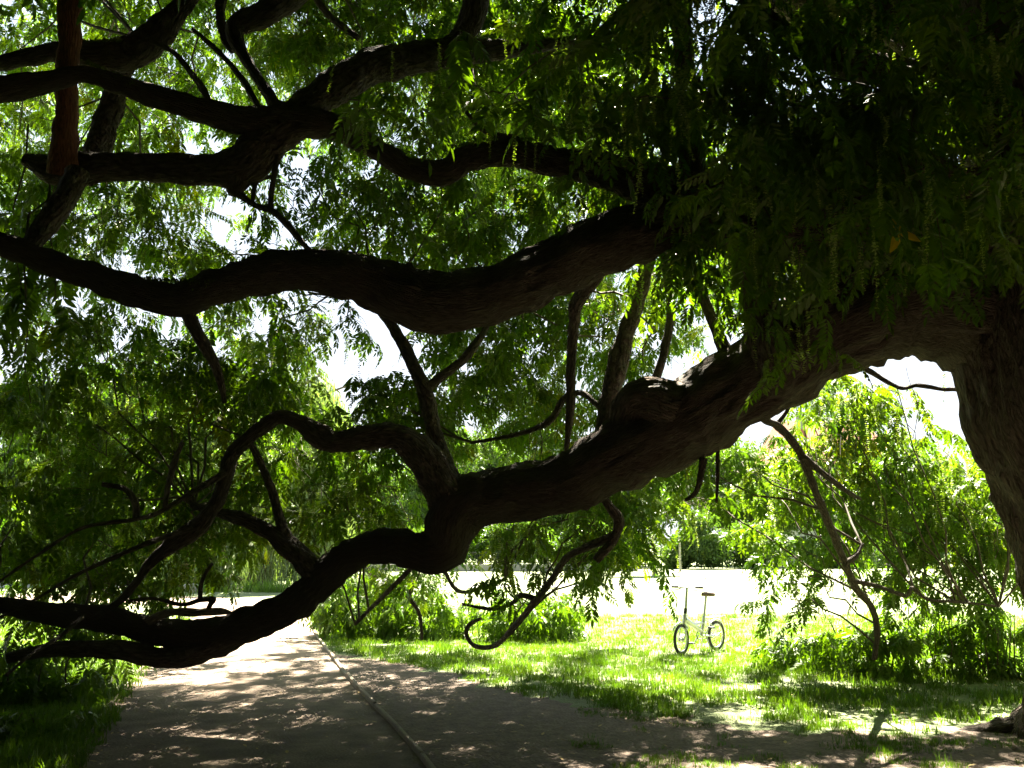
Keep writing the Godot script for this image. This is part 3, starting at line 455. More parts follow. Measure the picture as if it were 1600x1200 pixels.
	[15.76, 12.49, -7.77, 1.9, 1.3, 1.9, 78, 0],
	[15.76, 15.69, -7.77, 1.9, 1.3, 1.9, 78, 0],
	[-14.59, 11.59, -10.51, 1.9, 1.3, 1.9, 78, 0],
	[-14.59, 14.79, -10.51, 1.9, 1.3, 1.9, 78, 0],
	[-10.95, 11.2, -10.11, 1.9, 1.3, 1.9, 78, 0],
	[-10.95, 14.4, -10.11, 1.9, 1.3, 1.9, 78, 0],
	[-10.95, 17.6, -10.11, 1.9, 1.3, 1.9, 78, 0],
	[-7.25, 10.99, -11.64, 1.9, 1.3, 1.9, 78, 0],
	[-7.25, 14.19, -11.64, 1.9, 1.3, 1.9, 78, 0],
	[-7.25, 17.39, -11.64, 1.9, 1.3, 1.9, 78, 0],
	[-7.25, 20.59, -11.64, 1.9, 1.3, 1.9, 78, 0],
	[-4.53, 10.82, -10.61, 1.9, 1.3, 1.9, 78, 0],
	[-4.53, 14.02, -10.61, 1.9, 1.3, 1.9, 78, 0],
	[-4.53, 17.22, -10.61, 1.9, 1.3, 1.9, 78, 0],
	[-4.53, 20.42, -10.61, 1.9, 1.3, 1.9, 78, 0],
	[-1.27, 10.86, -11.67, 1.9, 1.3, 1.9, 78, 0],
	[-1.27, 14.06, -11.67, 1.9, 1.3, 1.9, 78, 0],
	[-1.27, 17.26, -11.67, 1.9, 1.3, 1.9, 78, 0],
	[-1.27, 20.46, -11.67, 1.9, 1.3, 1.9, 78, 0],
	[1.76, 10.64, -10.05, 1.9, 1.3, 1.9, 78, 0],
	[1.76, 13.84, -10.05, 1.9, 1.3, 1.9, 78, 0],
	[1.76, 17.04, -10.05, 1.9, 1.3, 1.9, 78, 0],
	[1.76, 20.24, -10.05, 1.9, 1.3, 1.9, 78, 0],
	[3.03, 13.88, -10.34, 1.9, 1.3, 1.9, 78, 0],
	[3.03, 17.08, -10.34, 1.9, 1.3, 1.9, 78, 0],
	[3.03, 20.28, -10.34, 1.9, 1.3, 1.9, 78, 0],
	[7.43, 14.06, -10.59, 1.9, 1.3, 1.9, 78, 0],
	[7.43, 17.26, -10.59, 1.9, 1.3, 1.9, 78, 0],
	[7.43, 20.46, -10.59, 1.9, 1.3, 1.9, 78, 0],
	[9.37, 14.75, -10.62, 1.9, 1.3, 1.9, 78, 0],
	[9.37, 17.95, -10.62, 1.9, 1.3, 1.9, 78, 0],
	[9.37, 21.15, -10.62, 1.9, 1.3, 1.9, 78, 0],
	[13.21, 11.11, -10.2, 1.9, 1.3, 1.9, 78, 0],
	[13.21, 14.31, -10.2, 1.9, 1.3, 1.9, 78, 0],
	[13.21, 17.51, -10.2, 1.9, 1.3, 1.9, 78, 0],
	[16.07, 14.59, -10.9, 1.9, 1.3, 1.9, 78, 0],
	[-13.99, 12.75, -14.27, 1.9, 1.3, 1.9, 78, 0],
	[-10.73, 12.39, -13.78, 1.9, 1.3, 1.9, 78, 0],
	[-10.73, 15.59, -13.78, 1.9, 1.3, 1.9, 78, 0],
	[-7.97, 12.67, -14.43, 1.9, 1.3, 1.9, 78, 0],
	[-7.97, 15.87, -14.43, 1.9, 1.3, 1.9, 78, 0],
	[-7.97, 19.07, -14.43, 1.9, 1.3, 1.9, 78, 0],
	[-4.15, 12.96, -13.98, 1.9, 1.3, 1.9, 78, 0],
	[-4.15, 16.16, -13.98, 1.9, 1.3, 1.9, 78, 0],
	[-4.15, 19.36, -13.98, 1.9, 1.3, 1.9, 78, 0],
	[-1.62, 13.37, -14.91, 1.9, 1.3, 1.9, 78, 0],
	[-1.62, 16.57, -14.91, 1.9, 1.3, 1.9, 78, 0],
	[-1.62, 19.77, -14.91, 1.9, 1.3, 1.9, 78, 0],
	[0.85, 12.61, -13.81, 1.9, 1.3, 1.9, 78, 0],
	[0.85, 15.81, -13.81, 1.9, 1.3, 1.9, 78, 0],
	[0.85, 19.01, -13.81, 1.9, 1.3, 1.9, 78, 0],
	[0.85, 22.21, -13.81, 1.9, 1.3, 1.9, 78, 0],
	[4.51, 12.67, -14.68, 1.9, 1.3, 1.9, 78, 0],
	[4.51, 15.87, -14.68, 1.9, 1.3, 1.9, 78, 0],
	[4.51, 19.07, -14.68, 1.9, 1.3, 1.9, 78, 0],
	[6.12, 14.91, -13.22, 1.9, 1.3, 1.9, 78, 0],
	[6.12, 18.11, -13.22, 1.9, 1.3, 1.9, 78, 0],
	[6.12, 21.31, -13.22, 1.9, 1.3, 1.9, 78, 0],
	[9.11, 14.95, -13.02, 1.9, 1.3, 1.9, 78, 0],
	[9.11, 18.15, -13.02, 1.9, 1.3, 1.9, 78, 0],
	[12.23, 12.97, -14.37, 1.9, 1.3, 1.9, 78, 0],
	[12.23, 16.17, -14.37, 1.9, 1.3, 1.9, 78, 0],
	[-10.15, 14.18, -16.95, 1.9, 1.3, 1.9, 78, 0],
	[-7.49, 14.45, -16.85, 1.9, 1.3, 1.9, 78, 0],
	[-7.49, 17.65, -16.85, 1.9, 1.3, 1.9, 78, 0],
	[-5.37, 13.77, -16.48, 1.9, 1.3, 1.9, 78, 0],
	[-5.37, 16.97, -16.48, 1.9, 1.3, 1.9, 78, 0],
	[-1.79, 15.56, -17.91, 1.9, 1.3, 1.9, 78, 0],
	[-1.79, 18.76, -17.91, 1.9, 1.3, 1.9, 78, 0],
	[7.34, 13.62, -16.03, 1.9, 1.3, 1.9, 78, 0],
	[7.34, 16.82, -16.03, 1.9, 1.3, 1.9, 78, 0],
	[7.34, 20.02, -16.03, 1.9, 1.3, 1.9, 78, 0],
	[9.96, 15.12, -17.46, 1.9, 1.3, 1.9, 78, 0],
	[9.96, 18.32, -17.46, 1.9, 1.3, 1.9, 78, 0],
	[13.51, 14.19, -16.68, 1.9, 1.3, 1.9, 78, 0],
	[13.51, 17.39, -16.68, 1.9, 1.3, 1.9, 78, 0],
	[-11.28, 15.94, -19.46, 1.9, 1.3, 1.9, 78, 0],
	[-7.78, 15.97, -19.25, 1.9, 1.3, 1.9, 78, 0],
	[-4.1, 16.46, -20.49, 1.9, 1.3, 1.9, 78, 0],
	[-2.16, 16.13, -19.2, 1.9, 1.3, 1.9, 78, 0],
	[-7.97, 18.04, -23.3, 1.9, 1.3, 1.9, 78, 0],
	[-4.66, 17.53, -22.2, 1.9, 1.3, 1.9, 78, 0],
	[-1.38, 19.07, -23.98, 1.9, 1.3, 1.9, 78, 0],
	[-1.57, 19.8, -25.71, 1.9, 1.3, 1.9, 78, 0],
	[-10.39, 12.09, -16.26, 1.6, 1.1, 1.8, 38, 0],
	[-10.61, 10.96, -16.53, 1.6, 1.1, 1.8, 38, 0],
	[-12.95, 11.83, -20.91, 1.6, 1.1, 1.8, 24, 0],
	[-11.2, 9.34, -18.69, 1.6, 1.1, 1.8, 24, 0],
	[-11.93, 15.52, -21.56, 1.6, 1.1, 1.8, 38, 0],
	[-8.58, 11.22, -16.98, 1.6, 1.1, 1.8, 38, 0],
	[-10.61, 12.08, -21.41, 1.6, 1.1, 1.8, 24, 0],
	[-9.87, 9.44, -18.93, 1.6, 1.1, 1.8, 24, 0],
	[-6.92, 12.39, -16.73, 1.6, 1.1, 1.8, 38, 0],
	[-8.8, 13.2, -20.47, 1.6, 1.1, 1.8, 38, 0],
	[-9.1, 11.7, -20.64, 1.6, 1.1, 1.8, 24, 0],
	[-7.58, 9.46, -18.97, 1.6, 1.1, 1.8, 24, 0],
	[-5.45, 12.06, -16.21, 1.6, 1.1, 1.8, 38, 0],
	[-5.33, 11.06, -16.7, 1.6, 1.1, 1.8, 38, 0],
	[-6.84, 11.86, -20.96, 1.6, 1.1, 1.8, 24, 0],
	[-6.56, 9.19, -18.33, 1.6, 1.1, 1.8, 24, 0],
	[-4.8, 13.68, -18.71, 1.6, 1.1, 1.8, 38, 0],
	[-4.88, 11.85, -18.1, 1.6, 1.1, 1.8, 38, 0],
	[-5.17, 12.11, -21.48, 1.6, 1.1, 1.8, 24, 0],
	[-2.55, 13.96, -19.15, 1.6, 1.1, 1.8, 38, 0],
	[-3.17, 13.68, -21.33, 1.6, 1.1, 1.8, 38, 0],
	[-2.47, 10.92, -19.04, 1.6, 1.1, 1.8, 24, 0],
	[-0.63, 13.17, -17.92, 1.6, 1.1, 1.8, 38, 0],
	[-0.64, 10.47, -15.66, 1.6, 1.1, 1.8, 38, 0],
	[-0.95, 10.86, -18.93, 1.6, 1.1, 1.8, 24, 0],
	[-1.58, 10.69, -21.94, 1.6, 1.1, 1.8, 24, 0],
	[0.98, 13.31, -18.15, 1.6, 1.1, 1.8, 38, 0],
	[0.76, 13.13, -20.35, 1.6, 1.1, 1.8, 38, 0],
	[0.94, 11.66, -20.55, 1.6, 1.1, 1.8, 24, 0],
	[0.92, 10.36, -21.15, 1.6, 1.1, 1.8, 24, 0],
	[0.22, 11, -21.33, 1, 0.7, 1, 26, 0],
	[-1.58, 10.15, -24.9, 1, 0.7, 1, 26, 0],
	[-1.44, 12.11, -21.54, 1, 0.7, 1, 26, 0],
	[4.75, 11.86, -21.71, 1, 0.7, 1, 26, 0],
	[3.7, 13.01, -24.91, 1, 0.7, 1, 26, 0],
	[-0.82, 11.41, -23.64, 1, 0.7, 1, 26, 0],
	[-0.38, 11.99, -23.8, 1, 0.7, 1, 26, 0],
	[3.14, 12.88, -24, 1, 0.7, 1, 26, 0],
	[-0.36, 12.64, -22.73, 1, 0.7, 1, 26, 0],
	[-1.23, 10.07, -23.49, 1, 0.7, 1, 26, 0],
	[0.18, 10.33, -22.96, 1, 0.7, 1, 26, 0],
	[0.7, 9.64, -17.98, 1, 0.6, 1, 24, 0],
	[1.06, 10.35, -19.46, 1, 0.6, 1, 24, 0],
	[2.12, 9.55, -19.05, 1, 0.6, 1, 24, 0],
	[0.41, 11.78, -16.2, 1, 0.6, 1, 24, 0],
	[0.42, 11.76, -18.32, 1, 0.6, 1, 24, 0],
	[1.55, 9.22, -16.43, 1, 0.6, 1, 24, 0],
	[2.28, 8.73, -16.61, 1, 0.6, 1, 24, 0],
	[0.75, 11.37, -18.38, 1, 0.6, 1, 24, 0],
	[2.4, 11.23, -17.53, 1, 0.6, 1, 24, 0],
	[2.14, 9.61, -16.18, 1, 0.6, 1, 24, 0],
	[2.28, 11.58, -18.31, 1, 0.6, 1, 24, 0],
	[0.89, 9.21, -16.77, 1, 0.6, 1, 24, 0],
	[-0.3, 8.83, -17.68, 1, 0.6, 1, 24, 0],
	[2.1, 11.76, -17.8, 1, 0.6, 1, 24, 0],
	[3.25, 1.88, 6.85, 1.9, 1.4, 1.9, 85, 0],
	[3.73, 4.08, 6.85, 1.9, 1.4, 1.9, 85, 0],
	[4.01, 5.98, 6.85, 1.9, 1.4, 1.9, 85, 0],
	[4.53, 1.57, 6.67, 1.9, 1.4, 1.9, 85, 0],
	[5.09, 3.25, 6.67, 1.9, 1.4, 1.9, 85, 0],
	[4.6, 5.71, 6.67, 1.9, 1.4, 1.9, 85, 0],
	[6.7, 1.43, 6.41, 1.9, 1.4, 1.9, 85, 0],
	[7.43, 3.78, 6.41, 1.9, 1.4, 1.9, 85, 0],
	[6.49, 5.73, 6.41, 1.9, 1.4, 1.9, 85, 0],
	[8.13, 2.06, 5.59, 1.9, 1.4, 1.9, 85, 0],
	[9.55, 3.75, 5.59, 1.9, 1.4, 1.9, 85, 0],
	[9.03, 5.44, 5.59, 1.9, 1.4, 1.9, 85, 0],
	[10.04, 1.42, 4.45, 1.9, 1.4, 1.9, 85, 0],
	[10.88, 3.27, 4.45, 1.9, 1.4, 1.9, 85, 0],
	[10.17, 6.03, 4.45, 1.9, 1.4, 1.9, 85, 0],
	[12.95, 1.26, 3.25, 1.9, 1.4, 1.9, 85, 0],
	[11.35, 4.04, 3.25, 1.9, 1.4, 1.9, 85, 0],
	[12.39, 5.99, 3.25, 1.9, 1.4, 1.9, 85, 0],
	[12.87, 2.08, 1.68, 1.9, 1.4, 1.9, 85, 0],
	[13.57, 4.01, 1.68, 1.9, 1.4, 1.9, 85, 0],
	[12.87, 5.58, 1.68, 1.9, 1.4, 1.9, 85, 0],
	[14.12, 1.96, 0.03, 1.9, 1.4, 1.9, 85, 0],
	[14.14, 3.18, 0.03, 1.9, 1.4, 1.9, 85, 0],
	[13.95, 5.57, 0.03, 1.9, 1.4, 1.9, 85, 0],
	[16.35, 1.77, -2.42, 1.9, 1.4, 1.9, 85, 0],
	[15.44, 3.14, -2.42, 1.9, 1.4, 1.9, 85, 0],
	[16.25, 5.43, -2.42, 1.9, 1.4, 1.9, 85, 0],
	[15.61, 1.96, -3.06, 1.9, 1.4, 1.9, 85, 0],
	[15.11, 3.16, -3.06, 1.9, 1.4, 1.9, 85, 0],
	[16.56, 5.31, -3.06, 1.9, 1.4, 1.9, 85, 0],
	[15.27, 1.4, -5.9, 1.9, 1.4, 1.9, 85, 0],
	[15.41, 3.54, -5.9, 1.9, 1.4, 1.9, 85, 0],
	[16.84, 6.14, -5.9, 1.9, 1.4, 1.9, 85, 0],
	[15, 1.28, -7.49, 1.9, 1.4, 1.9, 85, 0],
	[15.42, 3.89, -7.49, 1.9, 1.4, 1.9, 85, 0],
	[16.66, 5.33, -7.49, 1.9, 1.4, 1.9, 85, 0],
	[16.37, 1.25, -9.04, 1.9, 1.4, 1.9, 85, 0],
	[14.61, 3.37, -9.04, 1.9, 1.4, 1.9, 85, 0],
	[16.23, 5.56, -9.04, 1.9, 1.4, 1.9, 85, 0],
	[13.63, 1.76, -11.44, 1.9, 1.4, 1.9, 85, 0],
	[13.73, 3.7, -11.44, 1.9, 1.4, 1.9, 85, 0],
	[14.88, 6.18, -11.44, 1.9, 1.4, 1.9, 85, 0],
	[14.55, 1.51, -12.67, 1.9, 1.4, 1.9, 85, 0],
	[14.48, 4.01, -12.67, 1.9, 1.4, 1.9, 85, 0],
	[14.58, 5.41, -12.67, 1.9, 1.4, 1.9, 85, 0],
	[12.87, 1.99, -13.95, 1.9, 1.4, 1.9, 85, 0],
	[11.99, 3.87, -13.95, 1.9, 1.4, 1.9, 85, 0],
	[12.43, 5.3, -13.95, 1.9, 1.4, 1.9, 85, 0],
	[-10.25, 1.55, -8.67, 1.9, 1.4, 1.9, 85, 0],
	[-9.19, 3.84, -8.67, 1.9, 1.4, 1.9, 85, 0],
	[-8.91, 5.61, -8.67, 1.9, 1.4, 1.9, 85, 0],
	[-9.32, 1.15, -7.78, 1.9, 1.4, 1.9, 85, 0],
	[-9.03, 3.42, -7.78, 1.9, 1.4, 1.9, 85, 0],
	[-9.99, 5.61, -7.78, 1.9, 1.4, 1.9, 85, 0],
	[-10.65, 1.24, -5.13, 1.9, 1.4, 1.9, 85, 0],
	[-10.86, 3.23, -5.13, 1.9, 1.4, 1.9, 85, 0],
	[-9.75, 6.29, -5.13, 1.9, 1.4, 1.9, 85, 0],
	[-10.03, 1.46, -4.41, 1.9, 1.4, 1.9, 85, 0],
	[-10.33, 3.44, -4.41, 1.9, 1.4, 1.9, 85, 0],
	[-10.73, 5.72, -4.41, 1.9, 1.4, 1.9, 85, 0],
	[-10.37, 1.23, -2.07, 1.9, 1.4, 1.9, 85, 0],
	[-8.63, 3.82, -2.07, 1.9, 1.4, 1.9, 85, 0],
	[-8.52, 6.11, -2.07, 1.9, 1.4, 1.9, 85, 0],
	[-8.93, 1.21, 0.47, 1.9, 1.4, 1.9, 85, 0],
	[-7.41, 3.78, 0.47, 1.9, 1.4, 1.9, 85, 0],
	[-7.93, 5.44, 0.47, 1.9, 1.4, 1.9, 85, 0],
	[-7.13, 1.19, 2.16, 1.9, 1.4, 1.9, 85, 0],
	[-7.78, 4.07, 2.16, 1.9, 1.4, 1.9, 85, 0],
	[-6.95, 5.39, 2.16, 1.9, 1.4, 1.9, 85, 0],
	[-6.21, 1.45, 2.71, 1.9, 1.4, 1.9, 85, 0],
	[-6.76, 3.24, 2.71, 1.9, 1.4, 1.9, 85, 0],
	[-7.36, 5.8, 2.71, 1.9, 1.4, 1.9, 85, 0],
	[-5.38, 1.25, 4.42, 1.9, 1.4, 1.9, 85, 0],
	[-4.86, 3.21, 4.42, 1.9, 1.4, 1.9, 85, 0],
	[-5.62, 5.77, 4.42, 1.9, 1.4, 1.9, 85, 0],
	[-3.15, 1.87, 5.13, 1.9, 1.4, 1.9, 85, 0],
	[-3.2, 4.05, 5.13, 1.9, 1.4, 1.9, 85, 0],
	[-4.28, 5.72, 5.13, 1.9, 1.4, 1.9, 85, 0],
	[-2.02, 1.96, 6.2, 1.9, 1.4, 1.9, 85, 0],
	[-2.08, 4.08, 6.2, 1.9, 1.4, 1.9, 85, 0],
	[-0.81, 6.28, 6.2, 1.9, 1.4, 1.9, 85, 0],
	[0.97, 2.06, 6.56, 1.9, 1.4, 1.9, 85, 0],
	[0.74, 3.68, 6.56, 1.9, 1.4, 1.9, 85, 0],
	[0.48, 5.78, 6.56, 1.9, 1.4, 1.9, 85, 0],
]
# twig tips with leaves close enough to be single ones
var NEAR_TIPS := [
	[0.79, 5.48, -6.55],
	[0.68, 5.54, -6.56],
	[1.79, 4.8, -7.07],
	[0.74, 4.83, -6.39],
	[0.68, 5.33, -6.3],
	[1.81, 4.79, -7.13],
	[1.51, 5.29, -6.43],
	[1.41, 4.96, -7.2],
	[1.72, 5.68, -6.85],
	[1.29, 4.79, -6.25],
	[1.23, 5.95, -7.31],
	[1.57, 4.83, -6.42],
	[3.44, 4.84, -7.04],
	[3.03, 4.64, -6.38],
	[2.51, 4.58, -6.03],
	[1.99, 3.98, -5.86],
	[1.73, 4.38, -6.19],
	[2.51, 4.64, -6.28],
	[3.3, 5.11, -6.38],
	[1.96, 4.37, -6.19],
	[2.21, 4.23, -6.25],
	[2.37, 3.88, -5.94],
	[1.98, 5.33, -6.87],
	[2.65, 4.98, -6.26],
	[1.84, 4.46, -5.86],
	[3.09, 4.36, -7.14],
	[2.56, 3.77, -5.83],
	[2.76, 3.46, -6.13],
	[2.77, 3.43, -5.94],
	[2.86, 3.89, -5.43],
	[2.72, 4.14, -5.66],
	[2.84, 3.76, -5.21],
	[2.64, 4.32, -6.14],
	[2.49, 3.84, -5.32],
	[2.22, 3.44, -6.77],
	[1.76, 3.75, -6.73],
	[2.04, 3.64, -6.63],
	[2.16, 3.78, -7.4],
	[-4.17, 3.38, -7.77],
	[-3.78, 2.69, -7.48],
	[-3.72, 3.36, -7.04],
	[-4.07, 3.81, -7.89],
	[-3.37, 3.25, -7.03],
	[-3.82, 3.63, -7.21],
	[-0.67, 4.3, -5.68],
	[-0.99, 4.52, -6.23],
	[0.37, 5.18, -6.67],
	[-0.14, 4.74, -6.47],
	[-0.34, 4.93, -5.77],
	[0.19, 4.76, -6.7],
]

# single hanging catkins
var CATKINS := [
	[0.79, 4.77, -5.79],
	[1.39, 5.56, -6.3],
	[1.44, 5.5, -6.38],
	[1.04, 5.4, -6.13],
	[1.22, 5.11, -6.62],
	[0.43, 4.92, -5.76],
	[0.91, 4.36, -6.43],
	[1.32, 5.22, -6.64],
	[0.42, 5.3, -6.54],
	[1.08, 4.67, -5.72],
	[0.58, 5.09, -5.99],
	[1.42, 5.6, -6.84],
	[1.36, 5.38, -6.13],
	[0.89, 5.47, -6.19],
	[1.46, 5.49, -6.44],
	[0.46, 5.05, -6.85],
	[0.49, 5.19, -5.72],
	[0.88, 5.18, -5.72],
	[0.87, 4.27, -6.19],
	[0.7, 4.41, -5.73],
	[1.04, 5.41, -6.45],
	[1.52, 5.54, -6.38],
	[0.99, 5.16, -5.98],
	[1.37, 3.99, -5.77],
	[1.08, 4.12, -5.93],
	[1.03, 5.39, -6.11],
	[1.19, 4.95, -6.68],
	[0.41, 5.37, -6.81],
	[0.99, 4.87, -6.16],
	[1.35, 4.44, -5.63],
	[1.27, 5.06, -6.21],
	[0.52, 4.82, -6.05],
	[0.35, 4.43, -5.74],
	[1.36, 5.77, -6.69],
	[3.08, 4.59, -6.39],
	[1.87, 3.95, -6],
	[1.81, 3.52, -5.96],
	[2.05, 3.7, -5.92],
	[2.95, 5.37, -6.58],
	[2.2, 5.74, -6.77],
	[1.94, 3.82, -6.78],
	[2.37, 5.03, -5.49],
	[1.91, 4.74, -6.26],
	[2.98, 4.47, -5.6],
	[2.3, 4.82, -5.52],
	[2.21, 3.82, -5.49],
	[2.41, 4.21, -6.47],
	[1.97, 3.55, -5.64],
	[2.97, 4.13, -6.63],
	[2.17, 4.86, -5.47],
	[2.55, 5.19, -6.28],
	[1.5, 3.76, -5.71],
	[1.51, 5.05, -6.04],
	[2.31, 4.43, -5.64],
	[2.32, 3.62, -6.15],
	[3.63, 5.81, -6.79],
	[3.1, 4.38, -6.13],
	[2.16, 3.46, -5.49],
	[2.51, 4.24, -5.82],
	[2.51, 3.8, -5.54],
	[-3.51, 3.38, -8.74],
	[-3.73, 4.1, -8.9],
	[-3.85, 2.65, -8.35],
	[-3.33, 2.97, -8.94],
	[-3.29, 4.12, -8.9],
	[-3.58, 3, -8.61],
	[-4.76, 3.87, -8.91],
	[-4.38, 3.97, -8.53],
	[-3.59, 3.12, -8.04],
	[-3.55, 3.68, -9.17],
	[-4.75, 2.59, -8.89],
	[-3.14, 2.58, -9.25],
	[-4.37, 3.47, -8.35],
	[-3.23, 3.71, -8.33],
	[-1.38, 5.9, -7.35],
	[0.27, 5.39, -7.19],
	[-0.65, 4.99, -6.9],
	[-0.35, 5.4, -6.81],
	[-0.57, 5.54, -6.95],
	[0.19, 5.66, -6.68],
	[-0.06, 5.68, -6.8],
	[0.03, 4.81, -6.78],
	[-1.37, 5.35, -6.84],
	[-0.06, 4.42, -7.23],
	[0.13, 4.52, -7.3],
	[0.15, 4.22, -6.68],
	[-0.95, 5.53, -7.08],
	[-0.64, 5.47, -7.27],
	[3.23, 3.15, -9.41],
	[3.47, 2.58, -9.85],
	[3.38, 3.22, -9.6],
	[3.21, 3.28, -9.82],
	[2.93, 2.43, -9.99],
	[2.69, 2.52, -9.51],
	[3.55, 2.61, -10.14],
	[4.11, 2.34, -9.32],
	[3.36, 2.9, -9.03],
	[3.85, 2.85, -10.3],
	[3.14, 2.22, -9.77],
	[2.59, 2.37, -9.43],
	[3.37, 3.29, -9.02],
	[4.22, 3.37, -9.22],
	[3, 3.47, -10.24],
	[4.47, 2.49, -9.59],
	[4.1, 2.67, -9.2],
	[3.8, 2.92, -9.4],
	[3.01, 2.86, -9.27],
	[3.77, 2.17, -9.86],
	[2.31, 2.39, -9.03],
	[3.54, 2.19, -10.02],
	[4.2, 2.32, -9.41],
	[2.86, 2.85, -10.02],
	[0.25, 1.92, -9.8],
	[0.5, 1.78, -9.64],
	[1.71, 2.06, -9.35],
	[1.37, 1.74, -9.28],
	[0.04, 1.98, -9.63],
	[1.65, 1.97, -9.36],
	[1.26, 1.88, -9.88],
	[1.92, 1.61, -9.77],
	[0.84, 2.07, -9.85],
	[0.61, 1.85, -9.71],
	[1.89, 1.81, -9.93],
	[1.81, 2.04, -9.48],
	[1.72, 1.7, -9.98],
	[0.15, 1.82, -9.95],
]

func _ready() -> void:
	rng.seed = 7
	noise.seed = 11
	noise.frequency = 1.0
	noise.noise_type = FastNoiseLite.TYPE_SIMPLEX_SMOOTH
	noise.fractal_octaves = 3
	set_view()
	make_materials()
	make_ground()
	make_old_tree()
	make_background()
	make_bicycle()
	make_small_plants()

# ------------------------------------------------------------------ view and light
func set_view() -> void:
	var cam := Camera3D.new()
	cam.name = "camera"
	cam.fov = 43.603
	cam.position = Vector3(0, 1.6, 0)
	cam.rotation_degrees = Vector3(9.73, 0, 0)
	cam.near = 0.05
	cam.far = 600.0
	cam.current = true
	add_child(cam)
	var sky_mat := ProceduralSkyMaterial.new()
	sky_mat.sky_top_color = Color(0.8, 0.88, 0.98)
	sky_mat.sky_horizon_color = Color(0.97, 0.98, 1.0)
	sky_mat.sky_curve = 0.2
	sky_mat.sky_energy_multiplier = 0.37
	sky_mat.ground_bottom_color = Color(0.2, 0.22, 0.14)
	sky_mat.ground_horizon_color = Color(0.5, 0.55, 0.45)
	sky_mat.ground_energy_multiplier = 0.37
	var sky := Sky.new()
	sky.sky_material = sky_mat
	var env := Environment.new()
	env.background_mode = Environment.BG_SKY
	env.sky = sky
	env.tonemap_mode = Environment.TONE_MAPPER_LINEAR
	env.tonemap_exposure = 15.0
	env.sdfgi_enabled = true
	env.ssao_enabled = true
	env.ssil_enabled = true
	var we := WorldEnvironment.new()
	we.name = "world_environment"
	we.environment = env
	add_child(we)
	var sun := DirectionalLight3D.new()
	sun.name = "sun"
	sun.light_energy = 1.6
	sun.light_color = Color(1.0, 0.96, 0.88)
	sun.light_angular_distance = 0.53
	sun.shadow_enabled = true
	# the sun stands ahead of the camera, a little to the right
	sun.rotation_degrees = Vector3(-51, 170, 0)
	add_child(sun)

# ------------------------------------------------------------------ names and tags
func numbered(called: String) -> String:
	if not names.has(called):
		names[called] = 0
		return called
	names[called] += 1
	return "%s_%03d" % [called, names[called]]

func thing(called: String, label: String, category: String, where := Vector3.ZERO, turn := 0.0, group := "") -> Node3D:
	var o := Node3D.new()
	o.name = numbered(called)
	add_child(o)
	o.position = where
	o.rotation.y = turn
	tag(o, label, category, group)
	return o

func tag(o: Node, label: String, category := "", group := "", kind := "") -> void:
	if label != "":
		o.set_meta("label", label)
	if category != "":
		o.set_meta("category", category)
	if group != "":
		o.set_meta("group", group)
	if kind != "":
		o.set_meta("kind", kind)

func part(called: String, mesh: Mesh, mat: Material, parent: Node, where := Vector3.ZERO) -> MeshInstance3D:
	var o := MeshInstance3D.new()
	o.name = called if parent != self else numbered(called)
	o.mesh = mesh
	if mat:
		o.material_override = mat
	o.position = where
	parent.add_child(o, true)
	return o

func structure(called: String, mesh: Mesh, mat: Material, where := Vector3.ZERO) -> MeshInstance3D:
	var o := part(called, mesh, mat, self, where)
	o.set_meta("kind", "structure")
	return o

func copies(called: String, mesh: Mesh, mat: Material, xfs: Array, tints: Array, parent: Node, where := Vector3.ZERO) -> MultiMeshInstance3D:
	var mm := MultiMesh.new()
	mm.transform_format = MultiMesh.TRANSFORM_3D
	mm.use_colors = true
	mm.mesh = mesh
	mm.instance_count = xfs.size()
	var b := PackedFloat32Array()
	b.resize(xfs.size() * 16)
	var k := 0
	for i in xfs.size():
		var t: Transform3D = xfs[i]
		var c: Color = tints[i]
		b[k] = t.basis.x.x; b[k + 1] = t.basis.y.x; b[k + 2] = t.basis.z.x; b[k + 3] = t.origin.x
		b[k + 4] = t.basis.x.y; b[k + 5] = t.basis.y.y; b[k + 6] = t.basis.z.y; b[k + 7] = t.origin.y
		b[k + 8] = t.basis.x.z; b[k + 9] = t.basis.y.z; b[k + 10] = t.basis.z.z; b[k + 11] = t.origin.z
		b[k + 12] = c.r; b[k + 13] = c.g; b[k + 14] = c.b; b[k + 15] = 1.0
		k += 16
	mm.buffer = b
	var o := MultiMeshInstance3D.new()
	o.name = called if parent != self else numbered(called)
	o.multimesh = mm
	o.material_override = mat
	o.position = where
	parent.add_child(o, true)
	return o

# ------------------------------------------------------------------ materials
func lin(r: float, g: float, b: float) -> Color:
	return Color(r, g, b).linear_to_srgb()

func plain(c: Color, rough := 0.8, metal := 0.0) -> StandardMaterial3D:
	var m := StandardMaterial3D.new()
	m.albedo_color = c
	m.roughness = rough
	m.metallic = metal
	return m

func grain(seed_: int, freq: float, octaves := 4, ridged := false) -> Image:
	var n := FastNoiseLite.new()
	n.seed = seed_
	n.frequency = freq
	n.fractal_octaves = octaves
	if ridged:
		n.fractal_type = FastNoiseLite.FRACTAL_RIDGED
	return n.get_seamless_image(512, 512)

# a colour texture that runs through the given linear colours, from two noises
func colour_tex(a: Image, b: Image, share: float, ramp: Array) -> ImageTexture:
	var im := Image.create(512, 512, true, Image.FORMAT_RGB8)
	for y in 512:
		for x in 512:
			var v: float = lerpf(a.get_pixel(x, y).r, b.get_pixel(x, y).r, share)
			v = clampf((v - 0.5) * 1.5 + 0.5, 0.0, 0.999) * (ramp.size() - 1)
			var i := int(v)
			im.set_pixel(x, y, (ramp[i] as Color).lerp(ramp[i + 1], v - i).linear_to_srgb())
	im.generate_mipmaps()
	return ImageTexture.create_from_image(im)

